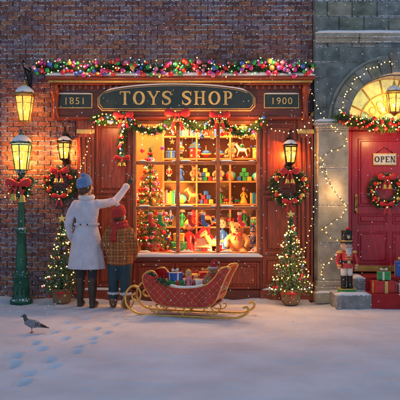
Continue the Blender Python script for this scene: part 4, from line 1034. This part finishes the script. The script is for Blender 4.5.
# ---- child
c=empty('child',(-1.035,-.74,0),(0,0,-.05))
mb=MB()
rg=[]
prof=[(.56,.145,.12),(.60,.160,.135),(.68,.165,.14),(.76,.163,.14),(.84,.158,.135),(.92,.158,.126),(.99,.150,.112),(1.035,.12,.092),(1.06,.085,.08),(1.09,.065,.065)]
zz=np.linspace(.56,1.09,44)
for z in zz:
    rx=np.interp(z,[p[0] for p in prof],[p[1] for p in prof]);ry=np.interp(z,[p[0] for p in prof],[p[2] for p in prof]);k=1+.055*abs(math.sin((z-.56)/.085*pi))*(z<1.0);rg.append((0,0,z,rx*k,ry*k,.006))
mb.loft(rg,'plaid')
mb.limb([(.12,0,.985),(.18,-.015,.86),(.19,.0,.78)],[.064,.060,.056],'plaid');mb.limb([(.19,0,.78),(.18,.05,.70),(.16,.10,.64)],[.056,.052,.044],'plaid')
mb.limb([(-.12,0,.985),(-.18,-.01,.87),(-.19,.01,.79)],[.064,.060,.056],'plaid');mb.limb([(-.19,.01,.79),(-.16,.09,.77),(-.13,.16,.79)],[.056,.05,.044],'plaid')
finish(mb,'jacket',parent=c,fuse=.008,sm=2)
hand(c,'right_mitten','redk',aim((.153,.118,.615),(-.02,.06,-.1),(1,-.3,0)),1,'relax',.8)
hand(c,'left_mitten','redk',aim((-.122,.17,.795),(.06,.08,.03),(0,-.6,1)),1,'relax',.8)
T=head(c,(.0,.015,1.185),-.5,.18,.93)
mb=MB();mb.sph((0,-.025,.0),(.083,.08,.085),'hair',16,12);mb.sph((0,-.05,-.045),(.068,.045,.04),'hair');mb.v=[tuple(T@Vector(v)) for v in mb.v];finish(mb,'hair',parent=c,fuse=.007,sm=2)
knithat(c,T,'redk','fur',.14)
mb=MB()
for i,(z,r) in enumerate(((1.065,.088),(1.095,.08))):
    mb.tube([(r*math.cos(a),r*.95*math.sin(a),z+.01*math.sin(a+i)) for a in np.linspace(0,2*pi,24)[:-1]],.03,'redk',10,closed=True)
mb.tube(cr([(-.03,-.09,1.08),(-.05,-.13,1.0),(-.06,-.15,.93),(-.055,-.153,.88)],4),[.028,.034,.036,.036],'redk',10,flat=.4)
for i in range(8): mb.tube([(-.085+i*.009,-.153,.88),(-.087+i*.0095,-.157,.845)],.0035,'redk',5)
finish(mb,'scarf',parent=c)
mb=MB()
mb.sph((0,0,.58),(.14,.115,.09),'trous',16,10)
for g,sy in((-1,.03),(1,-.03)): mb.limb([(g*.075,0,.55),(g*.078,sy*.6,.33),(g*.085,sy,.12)],[.088,.068,.062],'trous')
finish(mb,'trousers',parent=c,fuse=.009,sm=2)
mb=MB()
for g,sy in((-1,.03),(1,-.03)):
    mb.limb([(g*.085,sy,.17),(g*.085,sy-.005,.10),(g*.086,sy,.05)],[.064,.056,.05],'boot2');mb.limb([(g*.086,sy,.048),(g*.09,sy+.06,.042),(g*.095,sy+.115,.036)],[.048,.046,.036],'boot2')
finish(mb,'boots',parent=c,fuse=.008,sm=2)
mb=MB()
for g,sy in((-1,.03),(1,-.03)): mb.tube([(g*.085+.064*math.cos(a),sy+.064*math.sin(a),.19) for a in np.linspace(0,2*pi,18)[:-1]],.018,'fur',8,closed=True)
finish(mb,'boot_cuffs',parent=c)

# ------------------------------------------------------------------ pigeon (facing left)
p=empty('pigeon',(-1.765,-2.42,-.008),(0,0,pi+.25),.90)
mb=MB();mb.sph((0,0,.105),(.085,.048,.048),'pg',18,12,T=TR(0,0,.105)@Matrix.Rotation(-.25,4,'Y')@TR(0,0,-.105));mb.sph((.05,0,.125),(.045,.04,.042),'pg')
mb.limb([(-.05,0,.09),(-.1,0,.075),(-.15,0,.06)],[.032,.022,.012],'pg')
mb.limb([(.01,-.016,.08),(.005,-.018,.055)],[.018,.009],'pg');mb.limb([(.01,.016,.08),(.005,.018,.055)],[.018,.009],'pg');finish(mb,'body',parent=p,fuse=.005,sm=3)
mb=MB();mb.limb([(.055,0,.13),(.078,0,.165),(.085,0,.192)],[.034,.024,.02],'pn');mb.sph((.09,0,.2),(.025,.02,.021),'pn');finish(mb,'neck',parent=p,fuse=.004,sm=3)
mb=MB();mb.lathe([(.007,0),(.005,.012),(.001,.026)],'pd',8,T=TR(.11,0,.197)@Matrix.Rotation(1.75,4,'Y'));mb.sph((.108,0,.203),(.006,.006,.004),'white')
for g in(-1,1):
    mb.sph((.098,g*.017,.205),.0038,'pf');mb.sph((-.015,g*.042,.112),(.075,.012,.034),'pg',T=TR(0,0,.1)@Matrix.Rotation(-.2,4,'Y')@TR(0,0,-.1))
    for x in(-.03,-.055): mb.tube([(x,g*.055,.12),(x-.012,g*.05,.085)],.005,'pd')
    mb.tube([(-.06,g*.035,.1),(-.12,g*.02,.08),(-.16,g*.01,.066)],[.016,.010,.003],'pd',8)
    mb.tube([(.005,g*.018,.055),(.008,g*.019,.03),(0,g*.019,.006)],.0035,'pf')
    for a in(-.5,0,.5,pi): mb.tube([(0,g*.019,.006),((.026 if a<3 else .016)*math.cos(a),g*.019+.026*math.sin(a),.004)],.003,'pf',5)
mb.prism([(-.1,.068),(-.19,.045),(-.19,.052),(-.1,.082)],-.022,.022,'pd')
finish(mb,'wings_and_legs',parent=p)

# ------------------------------------------------------------------ falling snow
mb=MB()
for i in range(3400):
    y=U(-6.5,-.4);d=10+y;x=U(-.46,.46)*d*1.3;z=U(.03,4.4)
    mb.sph((x,y,z),U(.003,.0085)*max(.45,d/9.5),'flake',6,4)
finish(mb,'falling_snow')

# ------------------------------------------------------------------ world, sun, camera
# winter late afternoon: the sun is down behind the buildings, the street is in open blue shade
sc=bpy.context.scene
wd=bpy.data.worlds.new('World');sc.world=wd;wd.use_nodes=True;nt=wd.node_tree;N=nt.nodes;L=nt.links
bg=N['Background'];sky=N.new('ShaderNodeTexSky');sky.sky_type='NISHITA';sky.sun_disc=False
el=math.radians(24);az=math.radians(4);sky.sun_elevation=el;sky.sun_rotation=az;sky.dust_density=2;sky.air_density=1.2
L.new(sky.outputs[0],bg.inputs[0]);bg.inputs[1].default_value=.15
s=bpy.data.lights.new('sun','SUN');s.energy=2.0;s.angle=math.radians(1);s.color=(1,.9,.78)
so=bpy.data.objects.new('sun',s);sc.collection.objects.link(so)
d=Vector((math.sin(az)*math.cos(el),math.cos(az)*math.cos(el),math.sin(el)));so.rotation_euler=d.to_track_quat('Z','Y').to_euler()
cam=bpy.data.cameras.new('camera');cam.lens=64.8;cam.sensor_width=36;cam.clip_end=2000
co=bpy.data.objects.new('camera',cam);sc.collection.objects.link(co);co.location=(0,-10,1.389);co.rotation_euler=(pi/2,0,0);sc.camera=co
sc.view_settings.view_transform='Standard';sc.view_settings.look='None';sc.view_settings.exposure=0
